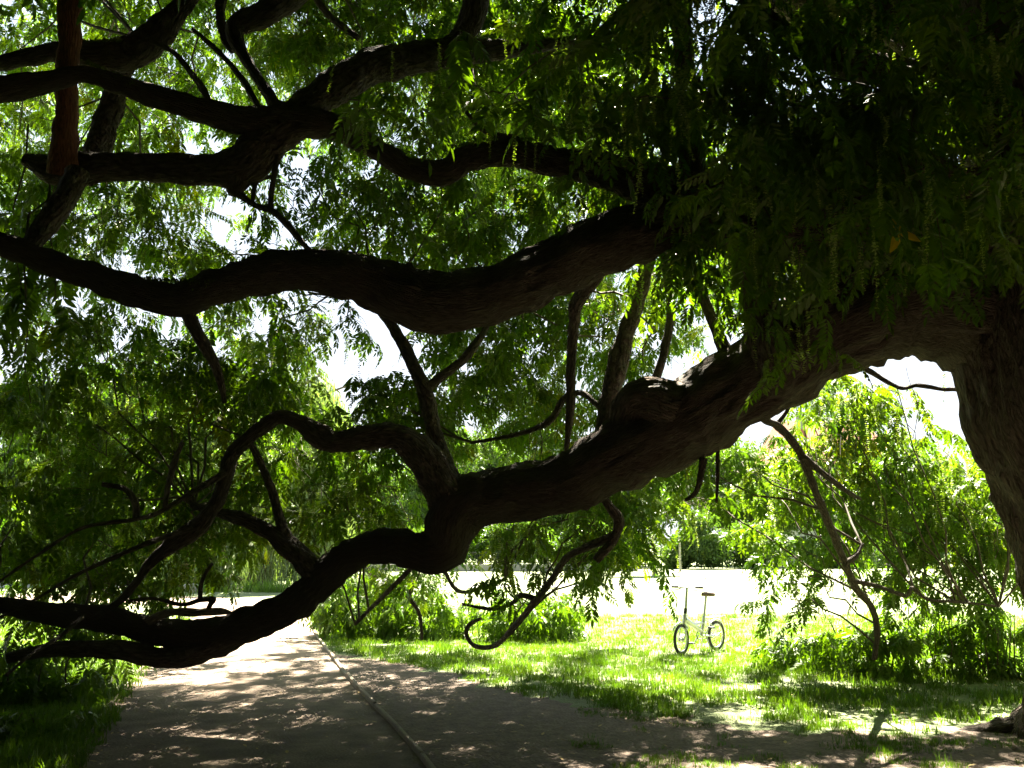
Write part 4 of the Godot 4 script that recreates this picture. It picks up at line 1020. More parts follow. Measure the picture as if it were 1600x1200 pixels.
func textured(tex: Texture2D, height: Image, scale_: Vector3, relief: float, world := true) -> StandardMaterial3D:
	var m := StandardMaterial3D.new()
	m.albedo_texture = tex
	m.roughness = 0.92
	if world:
		m.uv1_triplanar = true
		m.uv1_world_triplanar = true
	m.uv1_scale = scale_
	if height:
		m.heightmap_enabled = true
		m.heightmap_texture = ImageTexture.create_from_image(height)
		m.heightmap_scale = relief
	return m

func leafy(c: Color, light: Color, rough := 0.45) -> StandardMaterial3D:
	var m := plain(c, rough)
	m.cull_mode = BaseMaterial3D.CULL_DISABLED
	m.vertex_color_use_as_albedo = true
	m.backlight_enabled = true
	m.backlight = light
	return m

func make_materials() -> void:
	var fine := grain(3, 0.03)
	var coarse := grain(5, 0.008)
	var speck := grain(9, 0.12, 3)
	var ridged := grain(21, 0.012, 4, true)
	# furrowed bark: the noise is drawn out along the bough by its texture coordinates
	var bark_tex := colour_tex(ridged, fine, 0.35, [Color(0.19, 0.148, 0.115), Color(0.12, 0.092, 0.07), Color(0.055, 0.042, 0.033)])
	var ridge_up := ridged.duplicate()
	for y in 512:
		for x in 512:
			var v: float = 1.0 - ridged.get_pixel(x, y).r * 0.75 - fine.get_pixel(x, y).r * 0.25
			ridge_up.set_pixel(x, y, Color(v, v, v))
	M.bark = textured(bark_tex, ridge_up, Vector3(1, 1, 1), 7.0, false)
	var pale_tex := colour_tex(ridged, fine, 0.6, [Color(0.3, 0.24, 0.17), Color(0.2, 0.155, 0.11), Color(0.11, 0.085, 0.06)])
	M.pale_bark = textured(pale_tex, ridge_up, Vector3(1, 1, 1), 2.0, false)
	var torn_tex := colour_tex(fine, ridged, 0.4, [Color(0.3, 0.13, 0.07), Color(0.22, 0.085, 0.045), Color(0.1, 0.045, 0.028)])
	M.torn = textured(torn_tex, ridge_up, Vector3(1, 1, 1), 2.0, false)
	M.lawn = textured(colour_tex(fine, coarse, 0.5, [Color(0.1, 0.135, 0.045), Color(0.15, 0.19, 0.07), Color(0.22, 0.24, 0.12)]), speck, Vector3(0.45, 0.45, 0.45), 3.0)
	M.path = textured(colour_tex(speck, coarse, 0.6, [Color(0.12, 0.084, 0.058), Color(0.19, 0.138, 0.097), Color(0.28, 0.215, 0.155)]), speck, Vector3(0.5, 0.5, 0.5), 1.2)
	M.earth = textured(colour_tex(fine, speck, 0.5, [Color(0.085, 0.058, 0.04), Color(0.15, 0.108, 0.076), Color(0.24, 0.18, 0.13)]), speck, Vector3(0.4, 0.4, 0.4), 2.0)
	M.paving = textured(colour_tex(speck, coarse, 0.5, [Color(0.24, 0.23, 0.21), Color(0.34, 0.32, 0.3)]), speck, Vector3(0.3, 0.3, 0.3), 0.5)
	M.board = textured(colour_tex(fine, speck, 0.5, [Color(0.22, 0.18, 0.135), Color(0.4, 0.34, 0.26)]), speck, Vector3(1, 1, 1), 1.0)
	M.stone = textured(colour_tex(fine, speck, 0.5, [Color(0.26, 0.24, 0.2), Color(0.42, 0.4, 0.35)]), speck, Vector3(1, 1, 1), 1.5)
	M.leaf = leafy(lin(0.115, 0.19, 0.03), Color(0.92, 1.0, 0.3))
	M.yellow_leaf = leafy(lin(0.48, 0.4, 0.04), Color(1.0, 0.85, 0.2))
	M.catkin = leafy(lin(0.29, 0.35, 0.1), Color(0.9, 1.0, 0.4), 0.6)
	M.tree_leaf = leafy(lin(0.09, 0.15, 0.035), Color(0.9, 1.0, 0.35))
	M.willow_leaf = leafy(lin(0.2, 0.25, 0.12), Color(0.9, 1.0, 0.55))
	M.grass = leafy(lin(0.11, 0.18, 0.035), Color(0.9, 1.0, 0.35), 0.5)
	M.litter = leafy(lin(0.3, 0.22, 0.12), Color(0.5, 0.35, 0.2), 0.8)
	M.moss = leafy(lin(0.14, 0.17, 0.025), Color(0.3, 0.35, 0.1), 0.95)
	M.far_bark = plain(lin(0.1, 0.08, 0.06), 0.95)
	M.wall = plain(lin(0.62, 0.6, 0.55), 0.9)
	M.roof = textured(colour_tex(fine, speck, 0.5, [Color(0.28, 0.1, 0.05), Color(0.42, 0.17, 0.09)]), speck, Vector3(0.5, 0.5, 0.5), 2.0)
	M.glass = plain(lin(0.05, 0.06, 0.07), 0.1)
	M.iron = plain(lin(0.03, 0.035, 0.035), 0.5, 0.3)
	M.silver = plain(lin(0.6, 0.6, 0.6), 0.35, 0.7)
	M.rubber = plain(lin(0.03, 0.03, 0.03), 0.8)
	M.grip = plain(lin(0.05, 0.05, 0.045), 0.7)
	M.leather = plain(lin(0.1, 0.055, 0.035), 0.5)
	M.red = plain(lin(0.45, 0.03, 0.02), 0.3)
	M.white_paint = plain(lin(0.7, 0.7, 0.68), 0.4)

# ------------------------------------------------------------------ shapes
func spline(pts: Array, i: int, t: float) -> Array:
	var n := pts.size()
	var a: Array = pts[maxi(i - 1, 0)]
	var b: Array = pts[i]
	var c: Array = pts[mini(i + 1, n - 1)]
	var d: Array = pts[mini(i + 2, n - 1)]
	var out := []
	for k in 4:
		var p0: float = a[k]
		var p1: float = b[k]
		var p2: float = c[k]
		var p3: float = d[k]
		out.append(0.5 * (2.0 * p1 + (p2 - p0) * t + (2.0 * p0 - 5.0 * p1 + 4.0 * p2 - p3) * t * t + (3.0 * p1 - p0 - 3.0 * p2 + p3) * t * t * t))
	return out

# a bough: rings along a smooth curve, knobbly by noise, with furrows that run along it
func bough(pts: Array, wobble := 0.1, record := false, sides_most := 56, tile := 0.45) -> ArrayMesh:
	var centre := PackedVector3Array()
	var radius := PackedFloat32Array()
	for i in pts.size() - 1:
		var a := Vector3(pts[i][0], pts[i][1], pts[i][2])
		var b := Vector3(pts[i + 1][0], pts[i + 1][1], pts[i + 1][2])
		var n := clampi(int(a.distance_to(b) / clampf(float(pts[i][3]) * 0.3, 0.03, 0.08)), 2, 40)
		for k in n:
			var q := spline(pts, i, float(k) / n)
			centre.append(Vector3(q[0], q[1], q[2]))
			radius.append(maxf(q[3], 0.003))
	var last: Array = pts[pts.size() - 1]
	centre.append(Vector3(last[0], last[1], last[2]))
	radius.append(maxf(last[3], 0.003))
	if record:
		for i in range(0, centre.size(), 3):
			branch_points.append(centre[i])
	var most := 0.0
	for r in radius:
		most = maxf(most, r)
	var sides := clampi(int(most * TAU / 0.035), 6, sides_most)
	var rounds := maxf(1.0, roundf(most * TAU / tile))
	var v := PackedVector3Array()
	var uv := PackedVector2Array()
	var index := PackedInt32Array()
	var along := 0.0
	var side := Vector3.UP
	for i in centre.size():
		var dir := (centre[mini(i + 1, centre.size() - 1)] - centre[maxi(i - 1, 0)]).normalized()
		if i == 0:
			side = Vector3.UP.cross(dir) if absf(dir.y) < 0.9 else Vector3.RIGHT.cross(dir)
		side = (side - dir * side.dot(dir)).normalized()
		var up := dir.cross(side)
		if i > 0:
			along += centre[i].distance_to(centre[i - 1])
		for k in sides + 1:
			var a := TAU * (k % sides) / sides
			var out := side * cos(a) + up * sin(a)
			var p := centre[i] + out * radius[i]
			var lump := noise.get_noise_3dv(p * 1.3 / maxf(0.25, radius[i] * 2.0)) * wobble * 2.2 * clampf(0.5 / radius[i], 0.3, 1.0)
			lump += maxf(0.0, noise.get_noise_3dv(p * 2.6 + Vector3(31, 7, 3)) - 0.25) * wobble * 3.0 * clampf(0.3 / radius[i], 0.1, 1.0)
			var furrow := noise.get_noise_3d(cos(a) * 3.2 * rounds, sin(a) * 3.2 * rounds, along * 1.4) * wobble * 0.9
			if radius[i] > 0.12:
				furrow -= 0.05 * (1.0 - absf(noise.get_noise_3d(cos(a) * 5.0 * rounds + 9.0, sin(a) * 5.0 * rounds, along * 2.2))) * 0.6
			var rr := radius[i] * (1.0 + lump + furrow)
			v.append(centre[i] + out * rr)
			uv.append(Vector2(rounds * k / sides, along / (tile * 2.6)))
	var ring := sides + 1
	for i in centre.size() - 1:
		for k in sides:
			var p := i * ring + k
			index.append_array([p, p + 1, p + ring, p + 1, p + ring + 1, p + ring])
	# closed ends
	for e in 2:
		var base := 0 if e == 0 else (centre.size() - 1) * ring
		var mid := v.size()
		v.append(centre[0] if e == 0 else centre[centre.size() - 1])
		uv.append(Vector2(0.5, 0.5))
		for k in sides:
			index.append_array([mid, base + k + 1, base + k] if e == 0 else [mid, base + k, base + k + 1])
	return indexed(v, uv, index)

func indexed(v: PackedVector3Array, uv: PackedVector2Array, index: PackedInt32Array) -> ArrayMesh:
	var n := PackedVector3Array()
	n.resize(v.size())
	for i in range(0, index.size(), 3):
		var f := (v[index[i + 2]] - v[index[i]]).cross(v[index[i + 1]] - v[index[i]])
		for k in 3:
			n[index[i + k]] += f
	# weld the seam normals of points that coincide
	for i in n.size():
		n[i] = n[i].normalized() if n[i].length_squared() > 0.0 else Vector3.UP
	var arr := []
	arr.resize(Mesh.ARRAY_MAX)
	arr[Mesh.ARRAY_VERTEX] = v
	arr[Mesh.ARRAY_NORMAL] = n
	arr[Mesh.ARRAY_TEX_UV] = uv
	arr[Mesh.ARRAY_INDEX] = index
	var m := ArrayMesh.new()
	m.add_surface_from_arrays(Mesh.PRIMITIVE_TRIANGLES, arr)
	return m

# plain tube through points, for thin twigs and metal tubes; appends to the lists
func thin_tube(v: PackedVector3Array, index: PackedInt32Array, pts: Array, r0: float, r1: float, sides := 5) -> void:
	var first := v.size()
	var n := pts.size()
	for i in n:
		var dir: Vector3 = ((pts[mini(i + 1, n - 1)] as Vector3) - (pts[maxi(i - 1, 0)] as Vector3)).normalized()
		var side := (Vector3.UP.cross(dir) if absf(dir.y) < 0.95 else Vector3.RIGHT.cross(dir)).normalized()
		var up := dir.cross(side)
		var r := lerpf(r0, r1, float(i) / maxi(n - 1, 1))
		for k in sides:
			var a := TAU * k / sides
			v.append((pts[i] as Vector3) + (side * cos(a) + up * sin(a)) * r)
	for i in n - 1:
		for k in sides:
			var p := first + i * sides + k
			var q := first + i * sides + (k + 1) % sides
			index.append_array([p, q, p + sides, q, q + sides, p + sides])
	for e in [0, n - 1]:
		var b: int = first + e * sides
		for k in range(1, sides - 1):
			index.append_array([b, b + k + 1, b + k] if e == 0 else [b, b + k, b + k + 1])

func tube_mesh(list: Array, sides := 8) -> ArrayMesh:
	var v := PackedVector3Array()
	var index := PackedInt32Array()
	for t in list:
		thin_tube(v, index, t[0], t[1], t[2], sides)
	var uv := PackedVector2Array()
	uv.resize(v.size())
	return indexed(v, uv, index)

func soup(v: PackedVector3Array) -> ArrayMesh:
	var arr := []
	arr.resize(Mesh.ARRAY_MAX)
	arr[Mesh.ARRAY_VERTEX] = v
	var c := PackedColorArray()
	c.resize(v.size())
	c.fill(Color.WHITE)
	arr[Mesh.ARRAY_COLOR] = c
	var m := ArrayMesh.new()
	m.add_surface_from_arrays(Mesh.PRIMITIVE_TRIANGLES, arr)
	return m

# one leaf blade, folded along its midrib
func blade(v: PackedVector3Array, base: Vector3, dir: Vector3, across: Vector3, length: float, width: float, bend: Vector3) -> void:
	var up := across.cross(dir).normalized()
	var w := across * width * 0.5
	var lift := up * width * 0.16
	var p := base + dir * length * 0.33
	var q := base + dir * length * 0.68 + bend * 0.45
	var tip := base + dir * length + bend
	var a := p + w + lift
	var b := q + w * 0.85 + lift
	var c := p - w + lift
	var d := q - w * 0.85 + lift
	v.append_array([base, a, b, base, b, tip, base, tip, d, base, d, c])

# a feathered leaf: a drooping stalk with paired leaflets, along +x of the given frame
func feather_leaf(v: PackedVector3Array, t: Transform3D, pairs: int, length: float, leaflet: float) -> void:
	var droop := rng.randf_range(0.25, 0.7) * length
	var last := t.origin
	for i in pairs + 1:
		var f := (i + 0.8) / (pairs + 0.8)
		var at := t * Vector3(length * f * (1.0 - 0.18 * f), -droop * f * f, 0)
		var tangent := (t.basis * Vector3(length * (1.0 - 0.36 * f), -2.0 * droop * f, 0)).normalized()
		var side := t.basis.z
		var up := side.cross(tangent).normalized()
		v.append_array([last - up * 0.003, at - up * 0.003, at + up * 0.003])
		last = at
		if i == pairs:
			blade(v, at, (tangent + Vector3.DOWN * 0.2).normalized(), side, leaflet * 0.95, leaflet * 0.34, Vector3.DOWN * leaflet * 0.15)
			continue
		var size := leaflet * (0.6 + 0.5 * sin(PI * (0.15 + 0.75 * f))) * rng.randf_range(0.88, 1.12)
		for s: float in [-1.0, 1.0]:
			var dir := (side * s + tangent * rng.randf_range(0.35, 0.65) + Vector3.DOWN * rng.randf_range(0.1, 0.5)).normalized()
			var across := (tangent - dir * tangent.dot(dir) + up * rng.randf_range(-0.35, 0.35)).normalized()
			blade(v, at, dir, across, size, size * rng.randf_range(0.3, 0.38), Vector3.DOWN * size * 0.14)

func spray(leaves: int, reach: float, droop: float) -> ArrayMesh:
	var v := PackedVector3Array()
	var tw := PackedVector3Array()
	for i in 7:
		var f := i / 6.0
		tw.append(Vector3(reach * f, -droop * f * f, 0))
	for i in 6:
		var o := Vector3(0, 0.006 * (1.0 - i / 7.0), 0)
		v.append_array([tw[i] - o, tw[i + 1], tw[i] + o])
	for i in leaves:
		var f := 0.15 + 0.85 * i / (leaves - 1.0)
		var p := Vector3(reach * f, -droop * f * f, 0)
		var yaw := (1.0 if i % 2 else -1.0) * rng.randf_range(0.5, 1.5)
		if i == leaves - 1:
			yaw = rng.randf_range(-0.3, 0.3)
		var basis := Basis(Vector3.UP, yaw) * Basis(Vector3.BACK, rng.randf_range(-0.9, 0.25)) * Basis(Vector3.RIGHT, rng.randf_range(-0.5, 0.5))
		feather_leaf(v, Transform3D(basis, p), rng.randi_range(5, 7), rng.randf_range(0.26, 0.36), rng.randf_range(0.1, 0.125))
	return soup(v)

func catkin_mesh(length: float) -> ArrayMesh:
	var v := PackedVector3Array()
	var n := int(length / 0.016)
	var swing := Vector3(rng.randf_range(-0.05, 0.05), 0, rng.randf_range(-0.05, 0.05))
	var last := Vector3.ZERO
	for i in n:
		var f := float(i + 1) / n
		var p := Vector3(0, -length * f, 0) + swing * f * f
		v.append_array([last + Vector3(0.0015, 0, 0), p, last - Vector3(0.0015, 0, 0)])
		last = p
		if f < 0.1:
			continue
		var s := 0.013 * (1.0 - 0.45 * f) * rng.randf_range(0.75, 1.2)
		for k in 2:
			var a := i * 2.4 + k * PI
			var dir := Vector3(cos(a), rng.randf_range(-0.4, 0.3), sin(a)).normalized()
			var across := dir.cross(Vector3.UP).normalized().rotated(dir, rng.randf_range(-0.8, 0.8))
			blade(v, p, dir, across, s * 1.5, s * 1.5, Vector3.ZERO)
	return soup(v)

func clump_mesh(n: int, ball: float, size: float, hang := 0.3) -> ArrayMesh:
	var v := PackedVector3Array()
	for i in n:
		var p := Vector3(rng.randfn(), rng.randfn(), rng.randfn()).normalized() * ball * sqrt(rng.randf())
		p.y *= 0.75
		var dir := (Vector3(rng.randfn(), rng.randfn() - hang * 2.0, rng.randfn())).normalized()
		var across := dir.cross(Vector3(rng.randfn(), rng.randfn(), rng.randfn())).normalized()
		var s := size * rng.randf_range(0.7, 1.3)
		blade(v, p, dir, across, s, s * 0.5, Vector3.DOWN * s * 0.1)
	return soup(v)

func chamfer_box(size: Vector3, c: float) -> ArrayMesh:
	var st := SurfaceTool.new()
	st.begin(Mesh.PRIMITIVE_TRIANGLES)
	st.set_smooth_group(-1)
	var h := size * 0.5
	var corner := func(s: Vector3, axis: int) -> Vector3:
		var p := Vector3(s.x * (h.x - c), s.y * (h.y - c), s.z * (h.z - c))
		p[axis] += s[axis] * c
		return p
	var quad := func(a: Vector3, b: Vector3, d: Vector3, e: Vector3) -> void:
		var n := (b - a).cross(d - a)
		var flip: bool = n.dot(a + b + d + e) > 0.0
		for p in ([a, d, b, a, e, d] if flip else [a, b, d, a, d, e]):
			st.add_vertex(p)
	for axis in 3:
		var u := (axis + 1) % 3
		var w := (axis + 2) % 3
		for s: float in [-1.0, 1.0]:
			var q := []
			for k in [[-1, -1], [1, -1], [1, 1], [-1, 1]]:
				var sg := Vector3.ZERO
				sg[axis] = s
				sg[u] = k[0]
				sg[w] = k[1]
				q.append(corner.call(sg, axis))
			quad.call(q[0], q[1], q[2], q[3])
			for s2 in [-1.0, 1.0]:
				var e := []
				for k in [[-1, axis], [1, axis], [1, u], [-1, u]]:
					var sg := Vector3.ZERO
					sg[axis] = s
					sg[u] = s2
					sg[w] = k[0]
					e.append(corner.call(sg, k[1]))
				quad.call(e[0], e[1], e[2], e[3])
	for sx in [-1.0, 1.0]:
		for sy in [-1.0, 1.0]:
			for sz in [-1.0, 1.0]:
				var sg := Vector3(sx, sy, sz)
				var a: Vector3 = corner.call(sg, 0)
				var b: Vector3 = corner.call(sg, 1)
				var d: Vector3 = corner.call(sg, 2)
				if (b - a).cross(d - a).dot(sg) > 0.0:
					var e := b
					b = d
					d = e
				for p in [a, b, d]:
					st.add_vertex(p)
	st.generate_normals()
	return st.commit()

func box(size: Vector3) -> BoxMesh:
	var b := BoxMesh.new()
	b.size = size
	return b

# a flat sheet between two edges given as [x, z] rows, with its texture from the world
func ribbon(left: Array, right: Array, y: float) -> ArrayMesh:
	var v := PackedVector3Array()
	var uv := PackedVector2Array()
	var index := PackedInt32Array()
	for i in left.size():
		v.append(Vector3(left[i][0], y, left[i][1]))
		v.append(Vector3(right[i][0], y, right[i][1]))
		uv.append(Vector2(left[i][0], left[i][1]))
		uv.append(Vector2(right[i][0], right[i][1]))
	for i in left.size() - 1:
		var p := i * 2
		index.append_array([p, p + 2, p + 1, p + 1, p + 2, p + 3])
	var m := indexed(v, uv, index)
	return m

# ------------------------------------------------------------------ ground
# right edge of the path as [x, depth]
var PATH_EDGE := [[4.2, -12.0], [2.4, -4.5], [1.25, 0.0], [0.35, 3.6], [-0.62, 7.5], [-1.13, 9.35], [-1.75, 11.4], [-2.63, 14.6], [-3.95, 19.6], [-5.0, 24.0], [-6.3, 28.0], [-8.6, 31.4], [-12.0, 33.6], [-17.0, 34.8], [-26.0, 35.4], [-40.0, 35.6]]
var PATH_WIDTH := 2.6
# outer edge of the bare earth as [x, depth]
var EARTH := [[-2.9, 15.6], [-2.2, 14.6], [-1.35, 13.7], [-0.75, 12.8], [-0.3, 11.7], [0.25, 10.9], [0.9, 10.2], [1.7, 9.5], [2.6, 8.9], [3.5, 8.7], [4.6, 9.2], [6.4, 9.2], [8.2, 8.2], [9.0, 4.0], [8.0, -3.0], [4.6, -7.0]]

func edge_at(d: float) -> float:
	for i in PATH_EDGE.size() - 1:
		if d <= PATH_EDGE[i + 1][1]:
			return lerpf(PATH_EDGE[i][0], PATH_EDGE[i + 1][0], (d - PATH_EDGE[i][1]) / (PATH_EDGE[i + 1][1] - PATH_EDGE[i][1]))
	return -40.0

func smooth_edge(list: Array, steps: int) -> Array:
	var out := []
	for i in list.size() - 1:
		var a: Array = list[maxi(i - 1, 0)]
		var b: Array = list[i]
		var c: Array = list[i + 1]
		var d: Array = list[mini(i + 2, list.size() - 1)]
		for k in steps:
			var t := float(k) / steps
			var p := []
			for j in 2:
				p.append(0.5 * (2.0 * b[j] + (c[j] - a[j]) * t + (2.0 * a[j] - 5.0 * b[j] + 4.0 * c[j] - d[j]) * t * t + (3.0 * b[j] - a[j] - 3.0 * c[j] + d[j]) * t * t * t))
			out.append(p)
	out.append(list[list.size() - 1])
	return out

func in_earth(x: float, d: float) -> bool:
	var poly := PackedVector2Array()
	for e in EARTH:
		poly.append(Vector2(e[0], e[1]))
	for e in PATH_EDGE:
		if e[1] > -6.0 and e[1] < 15.0:
			poly.append(Vector2(e[0], e[1]))
	return Geometry2D.is_point_in_polygon(Vector2(x, d), poly)

func make_ground() -> void:
	var plane := PlaneMesh.new()
	plane.size = Vector2(500, 500)
	structure("ground", plane, M.lawn)
	var right := smooth_edge(PATH_EDGE, 6)
	var left := []
	var rz := []
	var strip_r := []
	for i in right.size():
		var a: Array = right[maxi(i - 1, 0)]
		var b: Array = right[mini(i + 1, right.size() - 1)]
		var dir := Vector2(b[0] - a[0], b[1] - a[1]).normalized()
		var across := Vector2(-dir.y, dir.x)
		var w := PATH_WIDTH + (1.2 * smoothstep(26.0, 33.0, right[i][1]))
		left.append([right[i][0] + across.x * w, -(right[i][1] + across.y * w)])
		rz.append([right[i][0], -right[i][1]])
	structure("path", ribbon(left, rz, 0.008), M.path)
	# bare trodden earth between the path and the grass, with a ragged outline
	var poly := PackedVector2Array()
	var round_ := smooth_edge(EARTH, 8)
	for i in round_.size():
		var wob := noise.get_noise_2d(i * 0.23, 4.0) * 0.35 + noise.get_noise_2d(i * 0.9, 9.0) * 0.12
		wob *= clampf(minf(i, round_.size() - 1 - i) / 4.0, 0.0, 1.0)
		poly.append(Vector2(round_[i][0] + wob, round_[i][1] + wob))
	for i in right.size():
		if right[i][1] > -6.8 and right[i][1] < 15.0:
			poly.append(Vector2(right[i][0], right[i][1]))
	var tri := Geometry2D.triangulate_polygon(poly)
	var v := PackedVector3Array()
	var uv := PackedVector2Array()
	for p in poly:
		v.append(Vector3(p.x, 0.004, -p.y))
		uv.append(p)
	var index := PackedInt32Array()
	for i in range(0, tri.size(), 3):
		var a := v[tri[i]]
		var up := (v[tri[i + 2]] - a).cross(v[tri[i + 1]] - a).y > 0.0
		index.append_array([tri[i], tri[i + 1], tri[i + 2]] if up else [tri[i], tri[i + 2], tri[i + 1]])
	structure("bare_earth", indexed(v, uv, index), M.earth)
	# far paved walk across the lawn
	structure("far_walk", ribbon([[-30.0, -44.5], [-8.0, -43.0], [4.0, -44.5], [30.0, -58.0]], [[-30.0, -41.5], [-8.0, -40.0], [4.0, -41.5], [30.0, -55.0]], 0.004), M.paving)
	# edging strips on both sides of the path, each piece its own
	for s in 2:
		var kerb := Node3D.new()
		kerb.name = "path_edging" if s == 0 else "path_edging_001"
		kerb.set_meta("kind", "structure")
		add_child(kerb)
		var line := rz if s == 0 else left
		var meshes := []
		for k in 4:
			meshes.append(chamfer_box(Vector3(0.042 if s == 0 else 0.04, 0.14, 1.0), 0.008))
		var d := 3.0
		var k := 0
		while d < (29.0 if s == 0 else 20.0):
			var a := point_on(line, d)
			var b := point_on(line, d + 1.2)
			var o := part("edging_strip", meshes[k % 4], M.board, kerb)
			var mid := (a + b) * 0.5
			o.position = Vector3(mid.x, (-0.02 if s == 0 else -0.04) + rng.randf_range(-0.008, 0.008), mid.y)
			o.rotation = Vector3(rng.randf_range(-0.008, 0.008), atan2(b.x - a.x, b.y - a.y) + rng.randf_range(-0.012, 0.012), rng.randf_range(-0.06, 0.06))
			o.scale = Vector3(1, 1, (b - a).length() - 0.012)
			d += 1.2
			k += 1

func point_on(line: Array, d: float) -> Vector2:
	for i in line.size() - 1:
		var a: float = -line[i][1]
		var b: float = -line[i + 1][1]
		if d <= b:
			return Vector2(lerpf(line[i][0], line[i + 1][0], (d - a) / (b - a)), -d)
	return Vector2(line[-1][0], line[-1][1])

# ------------------------------------------------------------------ the old tree
func make_old_tree() -> void:
	var tree := thing("wingnut_tree", "huge old spreading tree with long sweeping dark limbs and hanging catkins", "tree", TREE_BASE)
	var shift := -TREE_BASE
	var trunk_pts := [[5.5, -0.25, -8.3, 1.5], [5.48, 0.1, -8.3, 1.24], [5.44, 0.5, -8.3, 1.02], [5.39, 1.0, -8.3, 0.95], [5.31, 1.6, -8.3, 0.93], [5.17, 2.3, -8.3, 0.98], [5.06, 3.0, -8.3, 1.07], [5.05, 3.9, -8.3, 1.12], [5.15, 5.0, -8.3, 0.98], [5.25, 6.5, -8.2, 0.75], [5.1, 8.5, -8.0, 0.55], [4.7, 11.0, -7.8, 0.35], [4.4, 14.0, -7.6, 0.12]]
	part("trunk", bough(trunk_pts, 0.09, true, 120), M.bark, tree, shift)
	for k in 7:
		var a := 0.05 + TAU * k / 7.0 + rng.randf_range(-0.15, 0.15)
		var out := Vector3(cos(a), 0, sin(a))
		var b := Vector3(5.58, 0, -8.3)
		var l := rng.randf_range(1.3, 1.6)
		var thick := 0.6 if out.x < -0.5 else 1.0
		var pts := []
		for q in [[0.5, 0.8, 0.36], [0.85, 0.3, 0.34], [1.1, 0.06, 0.26], [l, -0.06, 0.15], [l + 0.4, -0.14, 0.07]]:
			var p: Vector3 = b + out.rotated(Vector3.UP, (q[0] - 0.6) * 0.15) * q[0]
			pts.append([p.x, q[1] * thick, p.z, q[2] * thick])
		part("root", bough(pts, 0.12), M.bark, tree, shift)
	for b in BOUGHS:
		var mat: Material = M.bark
		if b[1].begins_with("pale"):
			mat = M.pale_bark
		elif b[1].begins_with("upright"):
			mat = M.torn
		var o := part(b[0], bough(b[2], 0.11 if b[0] != "twig" else 0.14, true), mat, tree, shift)
		if b[1] != "":
			o.set_meta("label", b[1])
	# leaf sprays
	var kinds := [spray(7, 0.6, 0.22), spray(8, 0.7, 0.35), spray(6, 0.5, 0.1), spray(9, 0.8, 0.55)]
	var xfs := [[], [], [], []]
	var tints := [[], [], [], []]
	var cat_kinds := [catkin_mesh(0.34), catkin_mesh(0.45), catkin_mesh(0.27)]
	var cxf := [[], [], []]
	var ctint := [[], [], []]
	var tv := PackedVector3Array()
	var ti := PackedInt32Array()
	for storey in 2:
		for m in (MASSES if storey == 0 else UPPER):
			var c := Vector3(m[0], m[1], m[2])
			var half := Vector3(m[3], m[4], m[5])
			# a limb-side twig that carries the mass, and thinner ones that fan out of it
			var from := nearest_branch(c)
			var ends: Array[Vector3] = []
			if from.distance_to(c) < (5.0 if storey == 0 else 9.0):
				twig_to(tv, ti, from, c, 0.014, 0.006)
				ends.append(c)
			for k in 6:
				ends.append(c + half * Vector3(rng.randf_range(-0.85, 0.85), rng.randf_range(-0.6, 0.85), rng.randf_range(-0.85, 0.85)))
				if from.distance_to(c) < 5.0 and storey == 0:
					twig_to(tv, ti, c.lerp(from, rng.randf_range(0.0, 0.5)), ends[-1], 0.006, 0.003)
			for k in int(m[6]):
				var p := c
				if rng.randf() < 0.6:
					p = ends[rng.randi() % ends.size()] + half * Vector3(rng.randfn(), rng.randfn() * 0.8, rng.randfn()) * 0.28
				else:
					p = c + half * Vector3(rng.randf_range(-1, 1), rng.randf_range(-1, 1), rng.randf_range(-1, 1))
				if p.y < 0.35:
					p.y = 0.35 + rng.randf() * 0.4
				var yaw := rng.randf() * TAU
				var basis := Basis(Vector3.UP, yaw) * Basis(Vector3.BACK, rng.randf_range(-0.7, 0.2)) * Basis(Vector3.RIGHT, rng.randf_range(-0.4, 0.4))
				var s := rng.randf_range(0.55, 0.8)
				if storey == 1:
					s *= 1.9 if m[2] > -12.0 else 1.15
				var kind := rng.randi() % 4
				xfs[kind].append(Transform3D(basis.scaled(Vector3(s, s, s)), p))
				var g := rng.randf_range(0.8, 1.2)
				tints[kind].append(Color(g * rng.randf_range(0.85, 1.2), g, g * rng.randf_range(0.8, 1.2)) if rng.randf() > 0.025 else Color(1.9, 1.25, 0.8))
			for k in int(m[7] * 2.6):
				var p := c + half * Vector3(rng.randf_range(-1, 1), rng.randf_range(-0.8, 1), rng.randf_range(-1, 1))
				p.y = maxf(p.y, 0.9)
				var kind := rng.randi() % 3
				var basis := Basis(Vector3.UP, rng.randf() * TAU) * Basis(Vector3.RIGHT, rng.randf_range(-0.06, 0.06))
				cxf[kind].append(Transform3D(basis.scaled(Vector3(1.4, rng.randf_range(0.8, 1.3), 1.4)), p))
				ctint[kind].append(Color.WHITE * rng.randf_range(0.8, 1.2))
	for k in 4:
		copies("foliage", kinds[k], M.leaf, xfs[k], tints[k], tree, shift).set_meta("kind", "stuff")
	for k in 3:
		copies("catkin_mass", cat_kinds[k], M.catkin, cxf[k], ctint[k], tree, shift).set_meta("kind", "stuff")
	var tuv := PackedVector2Array()
	tuv.resize(tv.size())
	part("fine_twigs", indexed(tv, tuv, ti), M.far_bark, tree, shift).set_meta("kind", "stuff")
	# the leaves that hang nearest, one by one
	var leaves := []
	for k in 8:
		var v := PackedVector3Array()
		feather_leaf(v, Transform3D(Basis(Vector3.BACK, rng.randf_range(-0.5, 0.1)), Vector3.ZERO), rng.randi_range(6, 8), rng.randf_range(0.28, 0.38), rng.randf_range(0.1, 0.13))
		leaves.append(soup(v))
	var wv := PackedVector3Array()
	var wi := PackedInt32Array()
	var n := 0
